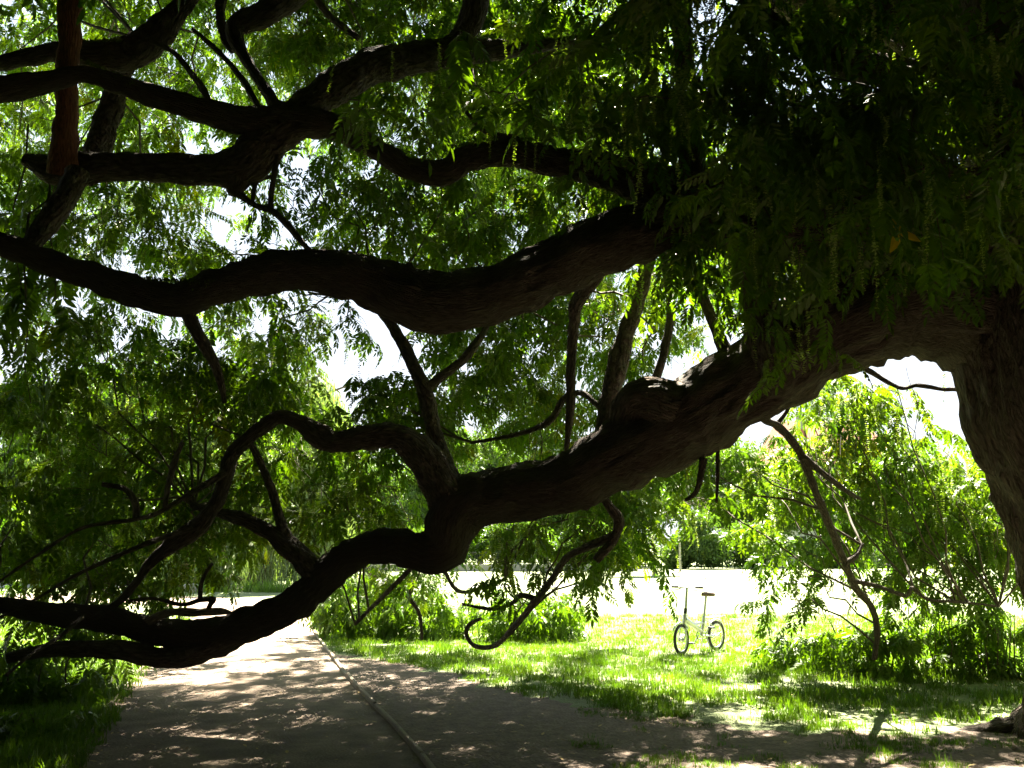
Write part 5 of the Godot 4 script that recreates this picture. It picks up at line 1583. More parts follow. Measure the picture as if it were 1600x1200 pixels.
	for t in NEAR_TIPS:
		var tip := Vector3(t[0], t[1], t[2])
		var from := nearest_branch(tip + Vector3(0, 0.5, 0))
		var start := tip + (from - tip).limit_length(1.6) + Vector3(0, 0.3, 0)
		twig_to(wv, wi, start, tip, 0.008, 0.003)
		for k in 5:
			var o := part("leaf", leaves[rng.randi() % 8], M.leaf, tree)
			o.position = start.lerp(tip, 0.45 + 0.55 * k / 4.0) + shift + Vector3(0, 0.06 * (4 - k) / 4.0, 0)
			o.rotation = Vector3(rng.randf_range(-0.3, 0.3), rng.randf() * TAU, rng.randf_range(-0.5, 0.1))
			n += 1
		if n % 2 == 0:
			part("catkin", cat_kinds[rng.randi() % 3], M.catkin, tree, start.lerp(tip, 0.7) + shift)
			part("catkin", cat_kinds[rng.randi() % 3], M.catkin, tree, start.lerp(tip, 0.95) + shift)
	var wuv := PackedVector2Array()
	wuv.resize(wv.size())
	part("near_twigs", indexed(wv, wuv, wi), M.far_bark, tree, shift).set_meta("kind", "stuff")
	for c in CATKINS:
		var o := part("catkin", cat_kinds[rng.randi() % 3], M.catkin, tree, Vector3(c[0], c[1], c[2]) + shift)
		o.scale = Vector3(1.25, rng.randf_range(0.9, 1.4), 1.25)
		o.rotation.y = rng.randf() * TAU
	var sunny := part("catkin", cat_kinds[1], M.catkin, tree, Vector3(1.81, 4.95, -5.0) + shift)
	sunny.set_meta("label", "thick pale catkin at the top edge")
	sunny.scale = Vector3(2.0, 1.0, 2.0)
	# a few yellowed leaflets
	for k in 3:
		var v := PackedVector3Array()
		var dir: Vector3 = [Vector3(-0.5, -0.8, 0.1), Vector3(0.9, -0.3, 0.2), Vector3(-0.25, 0.85, 0.1)][k].normalized()
		blade(v, Vector3.ZERO, dir, dir.cross(Vector3(0.1, 0.2, 1)).normalized(), 0.14, 0.06, Vector3.DOWN * 0.02)
		part("leaf", soup(v), M.yellow_leaf, tree, Vector3(2.52, 3.62, -6.0) + shift).set_meta("label", "yellowed leaflet among the dark ones")
	# cushions of moss on the upper side of some boughs
	for q in [[-3.44, 5.71, -7.35, 0.22, 0.12, 500, 0.05], [-3.04, 5.15, -6.8, 0.2, 0.08, 350, -0.45], [0.0, 4.93, -7.5, 0.35, 0.1, 500, 0.0], [-0.42, 4.83, -7.4, 0.15, 0.1, 250, 0.2], [-2.47, 3.52, -6.8, 0.3, 0.12, 420, -0.05], [-1.38, 3.79, -7.1, 0.1, 0.12, 200, -0.2]]:
		var v := PackedVector3Array()
		for k in int(q[5]):
			var f := rng.randf_range(-1, 1)
			var side := rng.randfn() * 0.45
			var p := Vector3(f * q[3], -0.5 * side * side * q[4] + rng.randf_range(-0.004, 0.018), side * q[4])
			p.y += f * q[6] * q[3]
			var dir := Vector3(rng.randfn() * 0.6, 1.0, rng.randfn() * 0.6).normalized()
			blade(v, p, dir, dir.cross(Vector3(rng.randfn(), 0, rng.randfn())).normalized(), rng.randf_range(0.012, 0.03), 0.012, Vector3.ZERO)
		part("moss", soup(v), M.moss, tree, Vector3(q[0], q[1], q[2]) + shift)

func nearest_branch(c: Vector3) -> Vector3:
	var best := branch_points[0]
	var least := 1e9
	for p in branch_points:
		var d := p.distance_squared_to(c)
		if d < least:
			least = d
			best = p
	return best

func twig_to(v: PackedVector3Array, index: PackedInt32Array, a: Vector3, b: Vector3, r0: float, r1: float) -> void:
	var len_ := a.distance_to(b)
	var pts := []
	var off := Vector3(rng.randfn(), rng.randfn() * 0.6 + 0.7, rng.randfn()) * len_ * 0.1
	for i in 7:
		var f := i / 6.0
		pts.append(a.lerp(b, f) + off * sin(f * PI) + (Vector3(rng.randfn(), rng.randfn(), rng.randfn()) * 0.025 * len_ if i > 0 and i < 6 else Vector3.ZERO))
	thin_tube(v, index, pts, r0, r1, 4)

# ------------------------------------------------------------------ background
func far_tree(called: String, label: String, where: Vector3, height: float, spread: float, low: float, trunk_r: float, tint: Color, clumps: int, group := "trees beyond the lawn", big := 1.0) -> void:
	var t := thing(called, label, "tree" if called != "shrub" else "shrub", where, 0.0, group)
	var wood := []
	var lean := Vector3(rng.randf_range(-0.3, 0.3), 0, rng.randf_range(-0.3, 0.3))
	if trunk_r > 0.0:
		part("trunk", bough([[0, -0.1, 0, trunk_r * 1.5], [0, 0.4, 0, trunk_r], [lean.x * 0.5, height * 0.4, lean.z * 0.5, trunk_r * 0.75], [lean.x, height * 0.85, lean.z, trunk_r * 0.2]], 0.08, false, 10), M.far_bark, t)
	var xfs := []
	var tints := []
	var mid := (height + low) * 0.5
	var half := (height - low) * 0.5
	var lobes := 11 if clumps > 200 else 6
	for l in lobes:
		var a := rng.randf() * TAU
		var e := rng.randf_range(-0.75, 0.8)
		var out := sqrt(1.0 - e * e) * rng.randf_range(0.35, 0.75)
		var c := Vector3(cos(a) * out * spread, mid + e * half * 0.75, sin(a) * out * spread) + lean
		if trunk_r > 0.0:
			wood.append([[Vector3(lean.x * 0.5, height * rng.randf_range(0.25, 0.5), lean.z * 0.5), c.lerp(Vector3(0, c.y * 0.7, 0), 0.4), c], trunk_r * 0.45, trunk_r * 0.1])
		var lr := spread * rng.randf_range(0.32, 0.55)
		for k in clumps / lobes:
			var dir := Vector3(rng.randfn(), rng.randfn(), rng.randfn()).normalized()
			var p := c + dir * Vector3(lr, lr * 0.75, lr) * pow(rng.randf(), 0.4)
			p.y = maxf(p.y, 0.25)
			var s := rng.randf_range(0.7, 1.3) * big
			xfs.append(Transform3D(Basis(Vector3.UP, rng.randf() * TAU).scaled(Vector3(s, s, s)), p))
			var g := rng.randf_range(0.85, 1.15)
			tints.append(Color(tint.r * g, tint.g * g, tint.b * g))
	if wood.size():
		part("limbs", tube_mesh(wood, 5), M.far_bark, t)
	copies("crown", M.clump, M.tree_leaf, xfs, tints, t).set_meta("kind", "stuff")

func make_background() -> void:
	M.clump = clump_mesh(60, 0.75, 0.24)
	M.bush_clump = clump_mesh(50, 0.3, 0.11)
	var green := Color(1, 1, 1)
	var warm := Color(1.12, 1.06, 0.85)
	for a in [
		["broadleaf_tree", "tall tree on the skyline behind the far right shrubs, nearest the trunk", 45.7, 88, 11.5, 5, 1.5, "g", 0.25, 420, "trees beyond the lawn"],
		["broadleaf_tree", "rounded tree at far right seen under the arch of the limb", 38.1, 84, 10, 4.5, 1.2, "w", 0.22, 420, "trees beyond the lawn"],
		["broadleaf_tree", "leafy tree in front of the orange roofed house, right side", 35.2, 90, 12, 5, 1.2, "g", 0.22, 420, "trees beyond the lawn"],
		["broadleaf_tree", "lower leafy tree in front of the orange roofed house, left side", 27.4, 86, 10, 4.8, 1.0, "w", 0.22, 420, "trees beyond the lawn"],
		["broadleaf_tree", "tall pale green tree above the dark shrub on the lawn edge", 22.7, 92, 13, 5.2, 1.5, "w", 0.25, 520, "trees beyond the lawn"],
		["broadleaf_tree", "tall tree above the bicycle between two others on the lawn edge", 17.3, 96, 15, 5.5, 2, "g", 0.25, 520, "trees beyond the lawn"],
		["broadleaf_tree", "dense dark tree above the right end of the iron railing", 9.5, 90, 13, 5.2, 1.2, "g", 0.3, 560, "trees beyond the lawn"],
		["broadleaf_tree", "dense dark tree above the middle of the iron railing", 2.9, 88, 14, 5.5, 1.2, "g", 0.3, 560, "trees beyond the lawn"],
		["broadleaf_tree", "dark tree rising behind the left part of the iron railing", -2.8, 86, 13, 5.2, 1.2, "g", 0.3, 560, "trees beyond the lawn"],
		["broadleaf_tree", "mid green tree left of the iron railing", -8.6, 90, 13.5, 5.2, 1.2, "g", 0.3, 520, "trees beyond the lawn"],
		["broadleaf_tree", "sunlit tree under the bright sky gap left of centre", -13.9, 94, 12.5, 5, 1.2, "w", 0.25, 480, "trees beyond the lawn"],
		["broadleaf_tree", "broad tree directly behind the weeping willow", -13.2, 56, 11, 5.2, 1.0, "g", 0.3, 520, "trees behind the willow side"],
		["broadleaf_tree", "dark tree just left of the weeping willow", -15.4, 50, 10.5, 4.4, 0.6, "g", 0.3, 520, "trees behind the willow side"],
		["broadleaf_tree", "dark tree third from the willow along the left lawn", -19.1, 51, 11, 4.6, 0.5, "g", 0.3, 520, "trees behind the willow side"],
		["broadleaf_tree", "green tree near the left edge beyond the lawn", -21.9, 49, 11.5, 4.6, 0.5, "g", 0.3, 520, "trees behind the willow side"],
		["broadleaf_tree", "green tree at the very left edge beyond the lawn", -24.9, 48, 11.5, 4.6, 0.5, "g", 0.3, 520, "trees behind the willow side"],
		["young_tree", "young slender tree standing alone on the sunlit lawn", 8.8, 60.5, 7.5, 2.0, 2.2, "g", 0.13, 150, ""],
		["shrub", "big dark shrub at the lawn edge behind the bicycle", 15.8, 79, 4.6, 2.6, 0.1, "g", 0, 260, "shrubs at the lawn edge"],
		["shrub", "low dark shrub at the lawn edge beside the pale post", 13.1, 80, 3.4, 2.0, 0.1, "g", 0, 180, "shrubs at the lawn edge"],
		["shrub", "dark shrub at the lawn edge right of the bicycle", 20.5, 80, 3.6, 2.6, 0.1, "g", 0, 220, "shrubs at the lawn edge"],
		["shrub", "green shrub at the lawn edge under the house", 26.9, 82, 3.2, 2.8, 0.1, "g", 0, 220, "shrubs at the lawn edge"],
		["shrub", "green shrub at the lawn edge at far right", 33.9, 82, 3.4, 3.0, 0.1, "g", 0, 220, "shrubs at the lawn edge"],
		["shrub", "dark shrub behind the right end of the railing", 5.0, 73, 3.6, 2.4, 0.1, "g", 0, 220, "shrubs at the lawn edge"],
		["shrub", "dark shrub behind the middle of the railing", 0.5, 73, 3.8, 2.6, 0.1, "g", 0, 220, "shrubs at the lawn edge"],
		["shrub", "dark shrub behind the left end of the railing", -4.1, 73, 3.6, 2.6, 0.1, "g", 0, 220, "shrubs at the lawn edge"],
		["shrub", "dark shrub on the shaded bank left of the willow", -16.1, 49, 2.6, 2.4, 0.1, "g", 0, 200, "shrubs at the lawn edge"],
		["shrub", "dark shrub on the shaded bank far left", -19.6, 48, 2.6, 2.6, 0.1, "g", 0, 200, "shrubs at the lawn edge"],
		["shrub", "dark shrub at the lawn edge between post and railing", 9.7, 80, 3.2, 2.6, 0.1, "g", 0, 220, "shrubs at the lawn edge"],
		["shrub", "green shrub at the lawn edge, rightmost beside the trunk", 40.9, 82, 3.4, 3.0, 0.1, "g", 0, 220, "shrubs at the lawn edge"],
		["shrub", "shaded shrub right of the willow trunk at the lawn edge", -11.4, 72, 3.4, 2.8, 0.1, "g", 0, 220, "shrubs at the lawn edge"],
		["shrub", "shaded shrub left of the railing at the lawn edge", -7.8, 74, 3.2, 2.8, 0.1, "g", 0, 220, "shrubs at the lawn edge"],
		["shrub", "dark shrub on the shaded bank at the left picture edge", -22.9, 47, 2.6, 2.6, 0.1, "g", 0, 220, "shrubs at the lawn edge"]]:
		var tint: Color = {"g": green, "w": warm}[a[7]]
		far_tree(a[0], a[1], Vector3(a[2], 0, -a[3]), a[4], a[5], a[6], a[8], tint, a[9], a[10])
	willow(Vector3(-10.6, 0, -41.0))
	# iron railing on a low wall
	var f := thing("railing", "dark iron railing on a low stone wall beyond the lawn", "fence", Vector3(0, 0, -70.0))
	part("wall", chamfer_box(Vector3(26, 0.5, 0.4), 0.03), M.stone, f, Vector3(-4, 0.25, 0))
	for y in [0.62, 1.32]:
		part("rail", box(Vector3(26, 0.05, 0.05)), M.iron, f, Vector3(-4, y, 0))
	var bar := box(Vector3(0.03, 0.9, 0.03))
	var bars := []
	var bar_tints := []
	for k in 173:
		bars.append(Transform3D(Basis(), Vector3(-16.9 + k * 0.15, 0.95, 0)))
		bar_tints.append(Color.WHITE)
	copies("railing_bars", bar, M.iron, bars, bar_tints, f).set_meta("kind", "stuff")
	for k in 9:
		part("post", chamfer_box(Vector3(0.09, 0.98, 0.09), 0.01), M.iron, f, Vector3(-16.98 + k * 3.245, 0.985, 0))
	house()
	var post := thing("lamp_post", "slim pale post standing before the dark shrubs", "post", Vector3(12.4, 0, -72.0))
	part("shaft", tube_mesh([[[Vector3(0, -0.1, 0), Vector3(0, 3.6, 0)], 0.09, 0.06]]), M.stone, post)
	part("lantern", chamfer_box(Vector3(0.3, 0.4, 0.3), 0.05), M.white_paint, post, Vector3(0, 3.8, 0))
	var s := thing("stone_block", "pale squared stone block at the far edge of the left lawn", "stone", Vector3(-11.9, 0.14, -36.3), 0.3)
	part("block", chamfer_box(Vector3(0.5, 0.36, 0.4), 0.05), M.stone, s)

func willow(where: Vector3) -> void:
	var t := thing("weeping_willow", "pale weeping willow with curtains of strands reaching the ground", "tree", where)
	part("trunk", bough([[0, -0.1, 0, 0.6], [0.1, 1.0, 0, 0.45], [0, 4.0, 0.2, 0.4], [0.3, 7.5, 0, 0.25], [0.2, 10.5, 0.1, 0.08]], 0.1, false, 16), M.far_bark, t)
	var wood := []
	for k in 9:
		var a := TAU * k / 9.0
		var out := Vector3(cos(a), 0, sin(a))
		wood.append([[Vector3(0.1, 4.0 + 0.3 * k, 0.1), out * 2.0 + Vector3(0, 8.0 + 0.2 * k, 0), out * 3.6 + Vector3(0, 8.6, 0)], 0.16, 0.03])
	part("limbs", tube_mesh(wood, 6), M.far_bark, t)
	var v := PackedVector3Array()
	var last := Vector3.ZERO
	for i in 70:
		var f := (i + 1) / 70.0
		var p := Vector3(sin(f * 5.0) * 0.05, -f, cos(f * 4.0) * 0.05)
		v.append_array([last - Vector3(0.006, 0, 0), p, last + Vector3(0.006, 0, 0)])
		last = p
		var a := i * 2.4
		var dir := Vector3(cos(a) * 0.45, -0.09, sin(a) * 0.45)
		var w := dir.cross(Vector3.UP).normalized() * 0.022
		v.append_array([p, p + dir * 0.14 + w + Vector3(0, -0.008, 0), p + dir * 0.36 + Vector3(0, -0.028, 0), p, p + dir * 0.36 + Vector3(0, -0.028, 0), p + dir * 0.14 - w + Vector3(0, -0.008, 0)])
	var strand := soup(v)
	var xfs := []
	var tints := []
	for k in 950:
		var a := rng.randf() * TAU
		a += sin(a * 5.0) * 0.12
		var r := sqrt(rng.randf_range(0.4, 1.0)) * 3.9
		var top := 11.0 - r * r * 0.28 + rng.randf_range(-0.8, 0.4)
		var bottom := rng.randf_range(0.05, 0.9) if r > 2.7 else rng.randf_range(3.0, 6.0)
		bottom = minf(bottom, top - 1.5)
		xfs.append(Transform3D(Basis(Vector3.UP, rng.randf() * TAU).scaled(Vector3(1.1, top - bottom, 1.1)), Vector3(cos(a) * r, top, sin(a) * r)))
		tints.append(Color.WHITE * rng.randf_range(0.8, 1.15))
	copies("hanging_strands", strand, M.willow_leaf, xfs, tints, t).set_meta("kind", "stuff")

func house() -> void:
	var h := thing("house", "tall house with an orange tiled roof behind the trees at right", "house", Vector3(33.5, 0, -104.0), -0.25)
	part("wall", box(Vector3(14, 10.4, 10)), M.wall, h, Vector3(0, 5.2, 0))
	var st := SurfaceTool.new()
	st.begin(Mesh.PRIMITIVE_TRIANGLES)
	st.set_smooth_group(-1)
	var a := [Vector3(-7.4, 10.2, 5.5), Vector3(7.4, 10.2, 5.5), Vector3(7.4, 10.2, -5.5), Vector3(-7.4, 10.2, -5.5), Vector3(-4.5, 15.4, 0), Vector3(4.5, 15.4, 0)]
	for q in [[0, 4, 5], [0, 5, 1], [2, 5, 4], [2, 4, 3], [1, 5, 2], [3, 4, 0], [0, 1, 2], [0, 2, 3]]:
		for i in q:
			st.add_vertex(a[i])
	st.generate_normals()
	var roof := part("roof", st.commit(), M.roof, h)
	part("chimney", chamfer_box(Vector3(0.9, 2.2, 0.9), 0.04), M.stone, roof, Vector3(-2, 15.2, 0.6))
	for row in 3:
		for col in 5:
			var w := part("window", box(Vector3(1.3, 1.9, 0.1)), M.white_paint, h, Vector3(-5.4 + col * 2.7, 2.0 + row * 3.2, 5.04))
			for s in 2:
				part("pane", box(Vector3(0.52, 1.7, 0.05)), M.glass, w, Vector3(-0.29 + 0.58 * s, 0, 0.04))

# ------------------------------------------------------------------ bicycle
func ring_mesh(inner: float, outer: float) -> TorusMesh:
	var t := TorusMesh.new()
	t.inner_radius = inner
	t.outer_radius = outer
	t.rings = 40
	t.ring_segments = 8
	return t

func wheel(parent: Node3D, where: Vector3, turn: float) -> void:
	var r := 0.232
	var w := Node3D.new()
	w.name = "wheel"
	parent.add_child(w, true)
	w.position = where
	w.rotation.y = turn
	var tyre := part("tyre", ring_mesh(r - 0.044, r + 0.002), M.rubber, w)
	tyre.rotation.x = PI / 2
	var rim := part("rim", ring_mesh(r - 0.062, r - 0.038), M.silver, w)
	rim.rotation.x = PI / 2
	var sp := []
	for k in 20:
		var a := TAU * k / 20.0
		var z := 0.025 if k % 2 else -0.025
		var b := a + (0.35 if k % 4 < 2 else -0.35)
		sp.append([[Vector3(cos(b) * 0.022, sin(b) * 0.022, z), Vector3(cos(a) * (r - 0.045), sin(a) * (r - 0.045), 0)], 0.0016, 0.0016])
	part("spokes", tube_mesh(sp, 4), M.silver, w).set_meta("kind", "stuff")
	part("hub", tube_mesh([[[Vector3(0, 0, -0.045), Vector3(0, 0, 0.045)], 0.02, 0.02], [[Vector3(0, 0, -0.03), Vector3(0, 0, -0.024)], 0.03, 0.03], [[Vector3(0, 0, 0.024), Vector3(0, 0, 0.03)], 0.03, 0.03]], 10), M.silver, w)

func make_bicycle() -> void:
	# +x is forward; the front wheel points left and towards the camera
	var b := thing("folding_bicycle", "small silver folding bicycle with tall stem and seat post parked on the grass", "bicycle", Vector3(2.93, 0.0, -15.45), PI + 0.8)
	var r := 0.232
	var rear := Vector3(-0.48, r, 0)
	var front := Vector3(0.5, r, 0)
	wheel(b, rear, 0.0)
	wheel(b, front, 0.12)
	var crank := Vector3(-0.06, 0.26, 0)
	var head_low := Vector3(0.41, 0.46, 0)
	var head_top := Vector3(0.375, 0.6, 0)
	var seat_low := Vector3(-0.12, 0.45, 0)
	part("frame", tube_mesh([
		[[head_low.lerp(head_top, 0.5), Vector3(0.15, 0.42, 0), crank + Vector3(0.02, 0.07, 0)], 0.044, 0.036],
		[[head_low, head_top], 0.032, 0.032],
		[[crank, seat_low, Vector3(-0.15, 0.56, 0)], 0.03, 0.026],
		[[head_low.lerp(head_top, 0.3), Vector3(0.1, 0.44, 0), seat_low], 0.02, 0.02],
		[[crank, Vector3(-0.14, 0.25, 0.045), rear + Vector3(0, 0, 0.06)], 0.015, 0.012],
		[[crank, Vector3(-0.14, 0.25, -0.045), rear + Vector3(0, 0, -0.06)], 0.015, 0.012],
		[[Vector3(-0.14, 0.5, 0.015), Vector3(-0.24, 0.44, 0.05), rear + Vector3(0, 0, 0.06)], 0.013, 0.011],
		[[Vector3(-0.14, 0.5, -0.015), Vector3(-0.24, 0.44, -0.05), rear + Vector3(0, 0, -0.06)], 0.009, 0.008]], 10), M.silver, b)
	part("fork", tube_mesh([[[head_low, Vector3(0.43, 0.42, 0.05), Vector3(0.45, 0.34, 0.055), front + Vector3(0, 0, 0.055)], 0.014, 0.009], [[head_low, Vector3(0.43, 0.42, -0.05), Vector3(0.45, 0.34, -0.055), front + Vector3(0, 0, -0.055)], 0.014, 0.009]], 8), M.silver, b)
	part("hinge", chamfer_box(Vector3(0.05, 0.1, 0.05), 0.012), M.iron, b, Vector3(0.365, 0.65, 0)).rotation.z = 0.24
	part("stem", tube_mesh([[[head_top, Vector3(0.35, 0.72, 0), Vector3(0.305, 1.0, 0)], 0.026, 0.019]], 10), M.silver, b)
	var bar := part("handlebar", tube_mesh([[[Vector3(0.3, 1.01, -0.27), Vector3(0.31, 1.005, 0), Vector3(0.3, 1.01, 0.27)], 0.013, 0.013]], 8), M.silver, b)
	for s: float in [-1.0, 1.0]:
		part("grip", tube_mesh([[[Vector3(0.3, 1.01, s * 0.16), Vector3(0.298, 1.01, s * 0.285)], 0.018, 0.018]], 8), M.grip, bar)
		part("brake_lever", tube_mesh([[[Vector3(0.31, 1.0, s * 0.1), Vector3(0.36, 0.975, s * 0.13), Vector3(0.35, 0.965, s * 0.22)], 0.012, 0.006]], 6), M.grip, bar)
	part("seat_post", tube_mesh([[[Vector3(-0.13, 0.48, 0), Vector3(-0.225, 0.87, 0)], 0.02, 0.019]], 10), M.silver, b)
	# saddle: broad rear, narrow nose
	var v := PackedVector3Array()
	var uv := PackedVector2Array()
	var index := PackedInt32Array()
	var rows := [[-0.13, 0.03, 0.9], [-0.12, 0.075, 1.0], [-0.06, 0.085, 1.0], [0.0, 0.06, 0.9], [0.06, 0.03, 0.8], [0.12, 0.022, 0.7], [0.14, 0.008, 0.5]]
	for q in rows:
		for k in 10:
			var a := TAU * k / 10.0
			v.append(Vector3(-0.24 + q[0], 0.895 + sin(a) * 0.045 * q[2] - 0.02 * absf(cos(a)), cos(a) * q[1] * 1.2))
			uv.append(Vector2.ZERO)
	for i in rows.size() - 1:
		for k in 10:
			var p := i * 10 + k
			var q := i * 10 + (k + 1) % 10
			index.append_array([p, p + 10, q, q, p + 10, q + 10])
	for k in range(1, 9):
		index.append_array([0, k, k + 1, 60, 60 + k + 1, 60 + k])
	part("saddle", indexed(v, uv, index), M.leather, b)
	part("chainring", ring_mesh(0.055, 0.068), M.iron, b, crank + Vector3(0, 0, 0.05)).rotation.x = PI / 2
	for s: float in [-1.0, 1.0]:
		var arm := part("crank_arm", tube_mesh([[[crank + Vector3(0, 0, s * 0.06), crank + Vector3(s * 0.1, -s * 0.12, s * 0.075)], 0.011, 0.009]], 6), M.silver, b)
		part("pedal", chamfer_box(Vector3(0.09, 0.025, 0.08), 0.006), M.iron, arm, crank + Vector3(s * 0.1, -s * 0.12, s * 0.12))
		part("stand_leg", tube_mesh([[[Vector3(-0.14, 0.24, s * 0.03), Vector3(-0.17, 0.02, s * 0.1), Vector3(-0.2, 0.008, s * 0.105)], 0.011, 0.01]], 6), M.silver, b)
	part("chain", tube_mesh([[[crank + Vector3(0, 0.062, 0.05), rear + Vector3(0, 0.03, 0.045)], 0.006, 0.006], [[crank + Vector3(0, -0.062, 0.05), rear + Vector3(0, -0.03, 0.045)], 0.006, 0.006]], 4), M.iron, b)
	var rack := part("rack", tube_mesh([[[Vector3(-0.18, 0.52, 0.04), Vector3(-0.4, 0.525, 0.06), Vector3(-0.68, 0.53, 0.055)], 0.006, 0.006], [[Vector3(-0.18, 0.52, -0.04), Vector3(-0.4, 0.525, -0.06), Vector3(-0.68, 0.53, -0.055)], 0.006, 0.006], [[Vector3(-0.68, 0.53, 0.055), Vector3(-0.68, 0.53, -0.055)], 0.006, 0.006], [[rear + Vector3(0, 0, 0.06), Vector3(-0.52, 0.525, 0.06)], 0.005, 0.005], [[rear + Vector3(0, 0, -0.06), Vector3(-0.52, 0.525, -0.06)], 0.005, 0.005]], 6), M.silver, b)
	part("reflector", chamfer_box(Vector3(0.02, 0.04, 0.07), 0.005), M.red, rack, Vector3(-0.69, 0.53, 0))
	for q in [[front, 0.6, 2.5], [rear, 0.5, 2.7]]:
		var arc := []
		for k in 12:
			var a: float = lerpf(q[1], q[2], k / 11.0)
			arc.append(q[0] + Vector3(cos(a), sin(a), 0) * (r + 0.022))
		part("mudguard", tube_mesh([[arc, 0.014, 0.014]], 6), M.silver, b)

# ------------------------------------------------------------------ grass, weeds, undergrowth
func tuft(n: int, tall: float, wide: float, spread: float) -> ArrayMesh:
	var v := PackedVector3Array()
	for i in n:
		var a := rng.randf() * TAU
		var base := Vector3(cos(a), 0, sin(a)) * spread * sqrt(rng.randf())
		var lean := Vector3(rng.randfn(), 0, rng.randfn()) * 0.35 * tall
		var h := tall * rng.randf_range(0.6, 1.25)
		var w := Vector3(rng.randfn(), 0, rng.randfn()).normalized() * wide * 0.5
		var mid := base + Vector3(0, h * 0.6, 0) + lean * 0.35
		var tip := base + Vector3(0, h, 0) + lean
		v.append_array([base - w, mid - w * 0.7, mid + w * 0.7, base - w, mid + w * 0.7, base + w, mid - w * 0.7, tip, mid + w * 0.7])
	return soup(v)

func bush(label: String, where: Vector3, half: Vector3, n: int, stems: int, group: String) -> void:
	var t := thing("leafy_shrub", label, "shrub", where, 0.0, group)
	var xfs := []
	var tints := []
	for s in stems:
		var a := rng.randf() * TAU
		var foot := Vector3(cos(a) * half.x, 0, sin(a) * half.z) * rng.randf() * 0.7
		var top := foot * 1.3 + Vector3(rng.randf_range(-0.2, 0.2), half.y * rng.randf_range(1.2, 2.0), rng.randf_range(-0.2, 0.2))
		part("stem", tube_mesh([[[foot - Vector3(0, 0.05, 0), foot.lerp(top, 0.5) + Vector3(rng.randfn(), 0, rng.randfn()) * 0.06, top], 0.014, 0.004]], 5), M.far_bark, t)
	for k in n:
		var p := Vector3(rng.randf_range(-1, 1), rng.randf_range(-1, 1), rng.randf_range(-1, 1))
		while p.length() > 1.0:
			p = Vector3(rng.randf_range(-1, 1), rng.randf_range(-1, 1), rng.randf_range(-1, 1))
		p = p * half + Vector3(0, half.y, 0)
		p.y = maxf(p.y, 0.12)
		var s := rng.randf_range(0.6, 0.95)
		xfs.append(Transform3D((Basis(Vector3.UP, rng.randf() * TAU) * Basis(Vector3.BACK, rng.randf_range(-0.5, 0.5))).scaled(Vector3(s, s, s)), p))
		var g := rng.randf_range(0.85, 1.2)
		tints.append(Color(g, g, g))
	copies("foliage", M.shrub_spray, M.leaf, xfs, tints, t).set_meta("kind", "stuff")

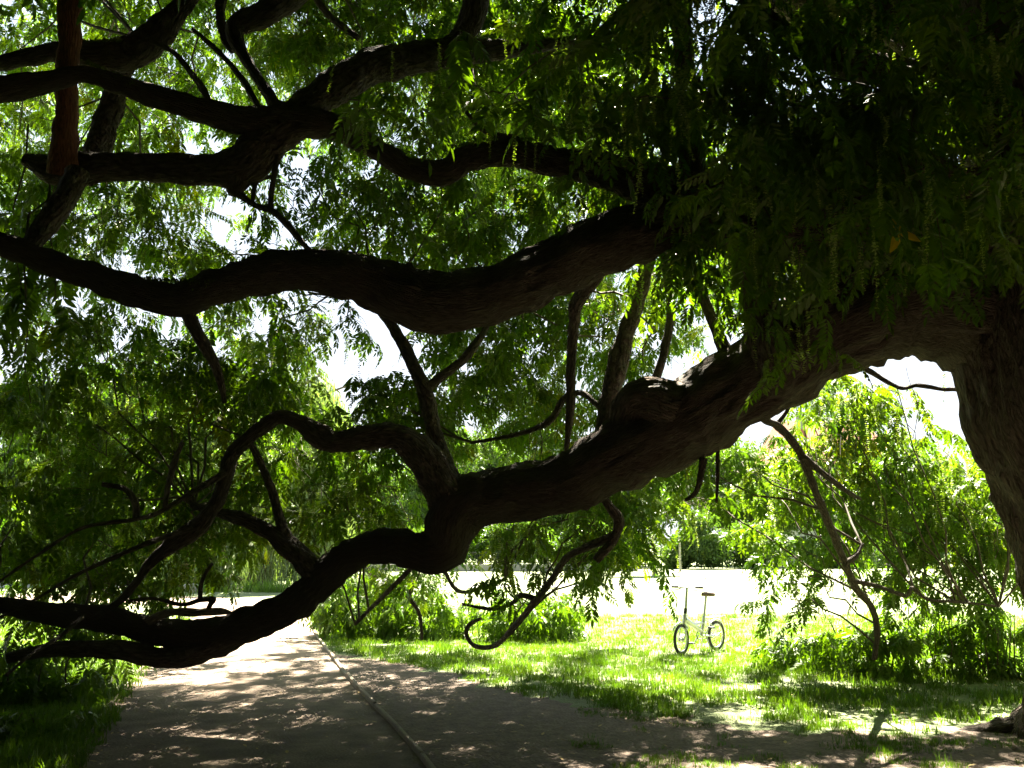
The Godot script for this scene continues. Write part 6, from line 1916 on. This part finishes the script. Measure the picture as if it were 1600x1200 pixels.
func make_small_plants() -> void:
	M.shrub_spray = spray(6, 0.4, 0.05)
	for q in [
		["dense low shrub beside the path where the earth ends", -2.83, 18.2, 1.0, 0.6, 0.8, 120, 6, "suckers under the old tree"],
		["low shrub between the path and the curled branch", -1.55, 17.8, 0.8, 0.5, 0.7, 70, 5, "suckers under the old tree"],
		["low shrub behind the branch that touches the lawn", 0.34, 17.6, 0.95, 0.48, 0.7, 90, 5, "suckers under the old tree"],
		["leafy sucker growth where the hanging branch meets the ground", 4.47, 12.8, 0.65, 0.36, 0.5, 34, 6, "suckers under the old tree"],
		["leafy sucker growth right of the hanging branch", 5.47, 13.0, 0.6, 0.45, 0.5, 32, 9, "suckers under the old tree"],
		["leafy sucker growth nearest the trunk", 6.19, 12.6, 0.55, 0.48, 0.5, 34, 9, "suckers under the old tree"],
		["low leafy growth left of the hanging branch", 4.06, 13.6, 0.45, 0.26, 0.4, 26, 3, "suckers under the old tree"],
		["low leafy shrub under the left end of the great limb", -5.21, 10.6, 0.8, 0.35, 0.6, 28, 5, "suckers under the old tree"],
		["dark low plant on the left grass near the path", -4.12, 8.6, 0.35, 0.12, 0.3, 10, 2, "suckers under the old tree"]]:
		bush(q[0], Vector3(q[1], 0, -q[2]), Vector3(q[3], q[4], q[5]), q[6], q[7], q[8])
	# lawn grass: short blades, thinner over the trodden ground
	var kinds := [tuft(16, 0.06, 0.007, 0.07), tuft(14, 0.08, 0.008, 0.09), tuft(20, 0.045, 0.007, 0.1)]
	var xfs := [[], [], []]
	var tints := [[], [], []]
	var tries := 0
	while tries < 26000:
		tries += 1
		var d := 6.5 * pow(24.0 / 6.5, rng.randf())
		var x := rng.randf_range(-0.62, 0.62) * d
		var e := edge_at(d)
		if x < e + 0.03 and x > e - PATH_WIDTH - 0.02:
			continue
		var bare := 0.8 * noise.get_noise_2d(x * 0.6, d * 0.6) + 0.6 * noise.get_noise_2d(x * 2.5 + 40.0, d * 2.5) + rng.randfn() * 0.14
		if in_earth(x, d):
			if x < 0.5 or bare < 0.22:
				continue
		elif d < 13.5 and x > -0.5 and bare < 0.02 - (d - 10.5) * 0.14:
			continue
		var k := rng.randi() % 3
		var s := rng.randf_range(0.8, 1.3)
		if x < e:
			s *= 1.15
		if in_earth(x, d):
			s *= 0.6
		xfs[k].append(Transform3D(Basis(Vector3.UP, rng.randf() * TAU).scaled(Vector3(s, s * rng.randf_range(0.7, 1.3), s)), Vector3(x, 0, -d)))
		var g := rng.randf_range(0.8, 1.25) * (1.0 + 0.35 * noise.get_noise_2d(x * 1.3, d * 1.3))
		tints[k].append(Color(g * rng.randf_range(0.9, 1.2), g, g))
	var lawn := Node3D.new()
	lawn.name = "grass"
	add_child(lawn)
	tag(lawn, "short lawn grass on both sides of the path", "grass", "", "stuff")
	for k in 3:
		copies("blades", kinds[k], M.grass, xfs[k], tints[k], lawn).set_meta("kind", "stuff")
	# taller pale spikes along the far edge of the left lawn
	var spikes := []
	var st := []
	for k in 110:
		var x := rng.randf_range(-14.5, -7.6)
		var s := rng.randf_range(0.6, 1.5)
		spikes.append(Transform3D(Basis(Vector3.UP, rng.randf() * TAU).scaled(Vector3(s, s, s)), Vector3(x + 0.4 * noise.get_noise_1d(k), 0, -36.6 + rng.randf_range(-0.4, 0.4))))
		st.append(Color(1.5, 1.5, 1.2) * rng.randf_range(0.8, 1.2))
	tag(copies("tall_grass", tuft(14, 0.32, 0.03, 0.1), M.grass, spikes, st, self), "fringe of tall pale grass spikes before the willow", "grass", "", "stuff")
	# dead leaves lying about
	var v := PackedVector3Array()
	blade(v, Vector3(-0.04, 0.012, 0), Vector3.RIGHT, Vector3.BACK, 0.08, 0.03, Vector3.UP * 0.012)
	var lx := []
	var lt := []
	for k in 1500:
		var d := rng.randf_range(5.5, 18.0)
		var x := rng.randf_range(-0.5, 0.55) * d
		var s := rng.randf_range(0.25, 0.95)
		lx.append(Transform3D(Basis(Vector3.UP, rng.randf() * TAU).scaled(Vector3(s, s, s)), Vector3(x, 0.008 if rng.randf() < 0.5 else 0.01, -d)))
		lt.append([Color(1, 1, 1), Color(1.6, 1.6, 1.2), Color(0.6, 0.55, 0.5)][rng.randi() % 3])
	tag(copies("leaf_litter", soup(v), M.litter, lx, lt, self), "small dead leaves scattered over path and bare earth", "leaves", "", "stuff")
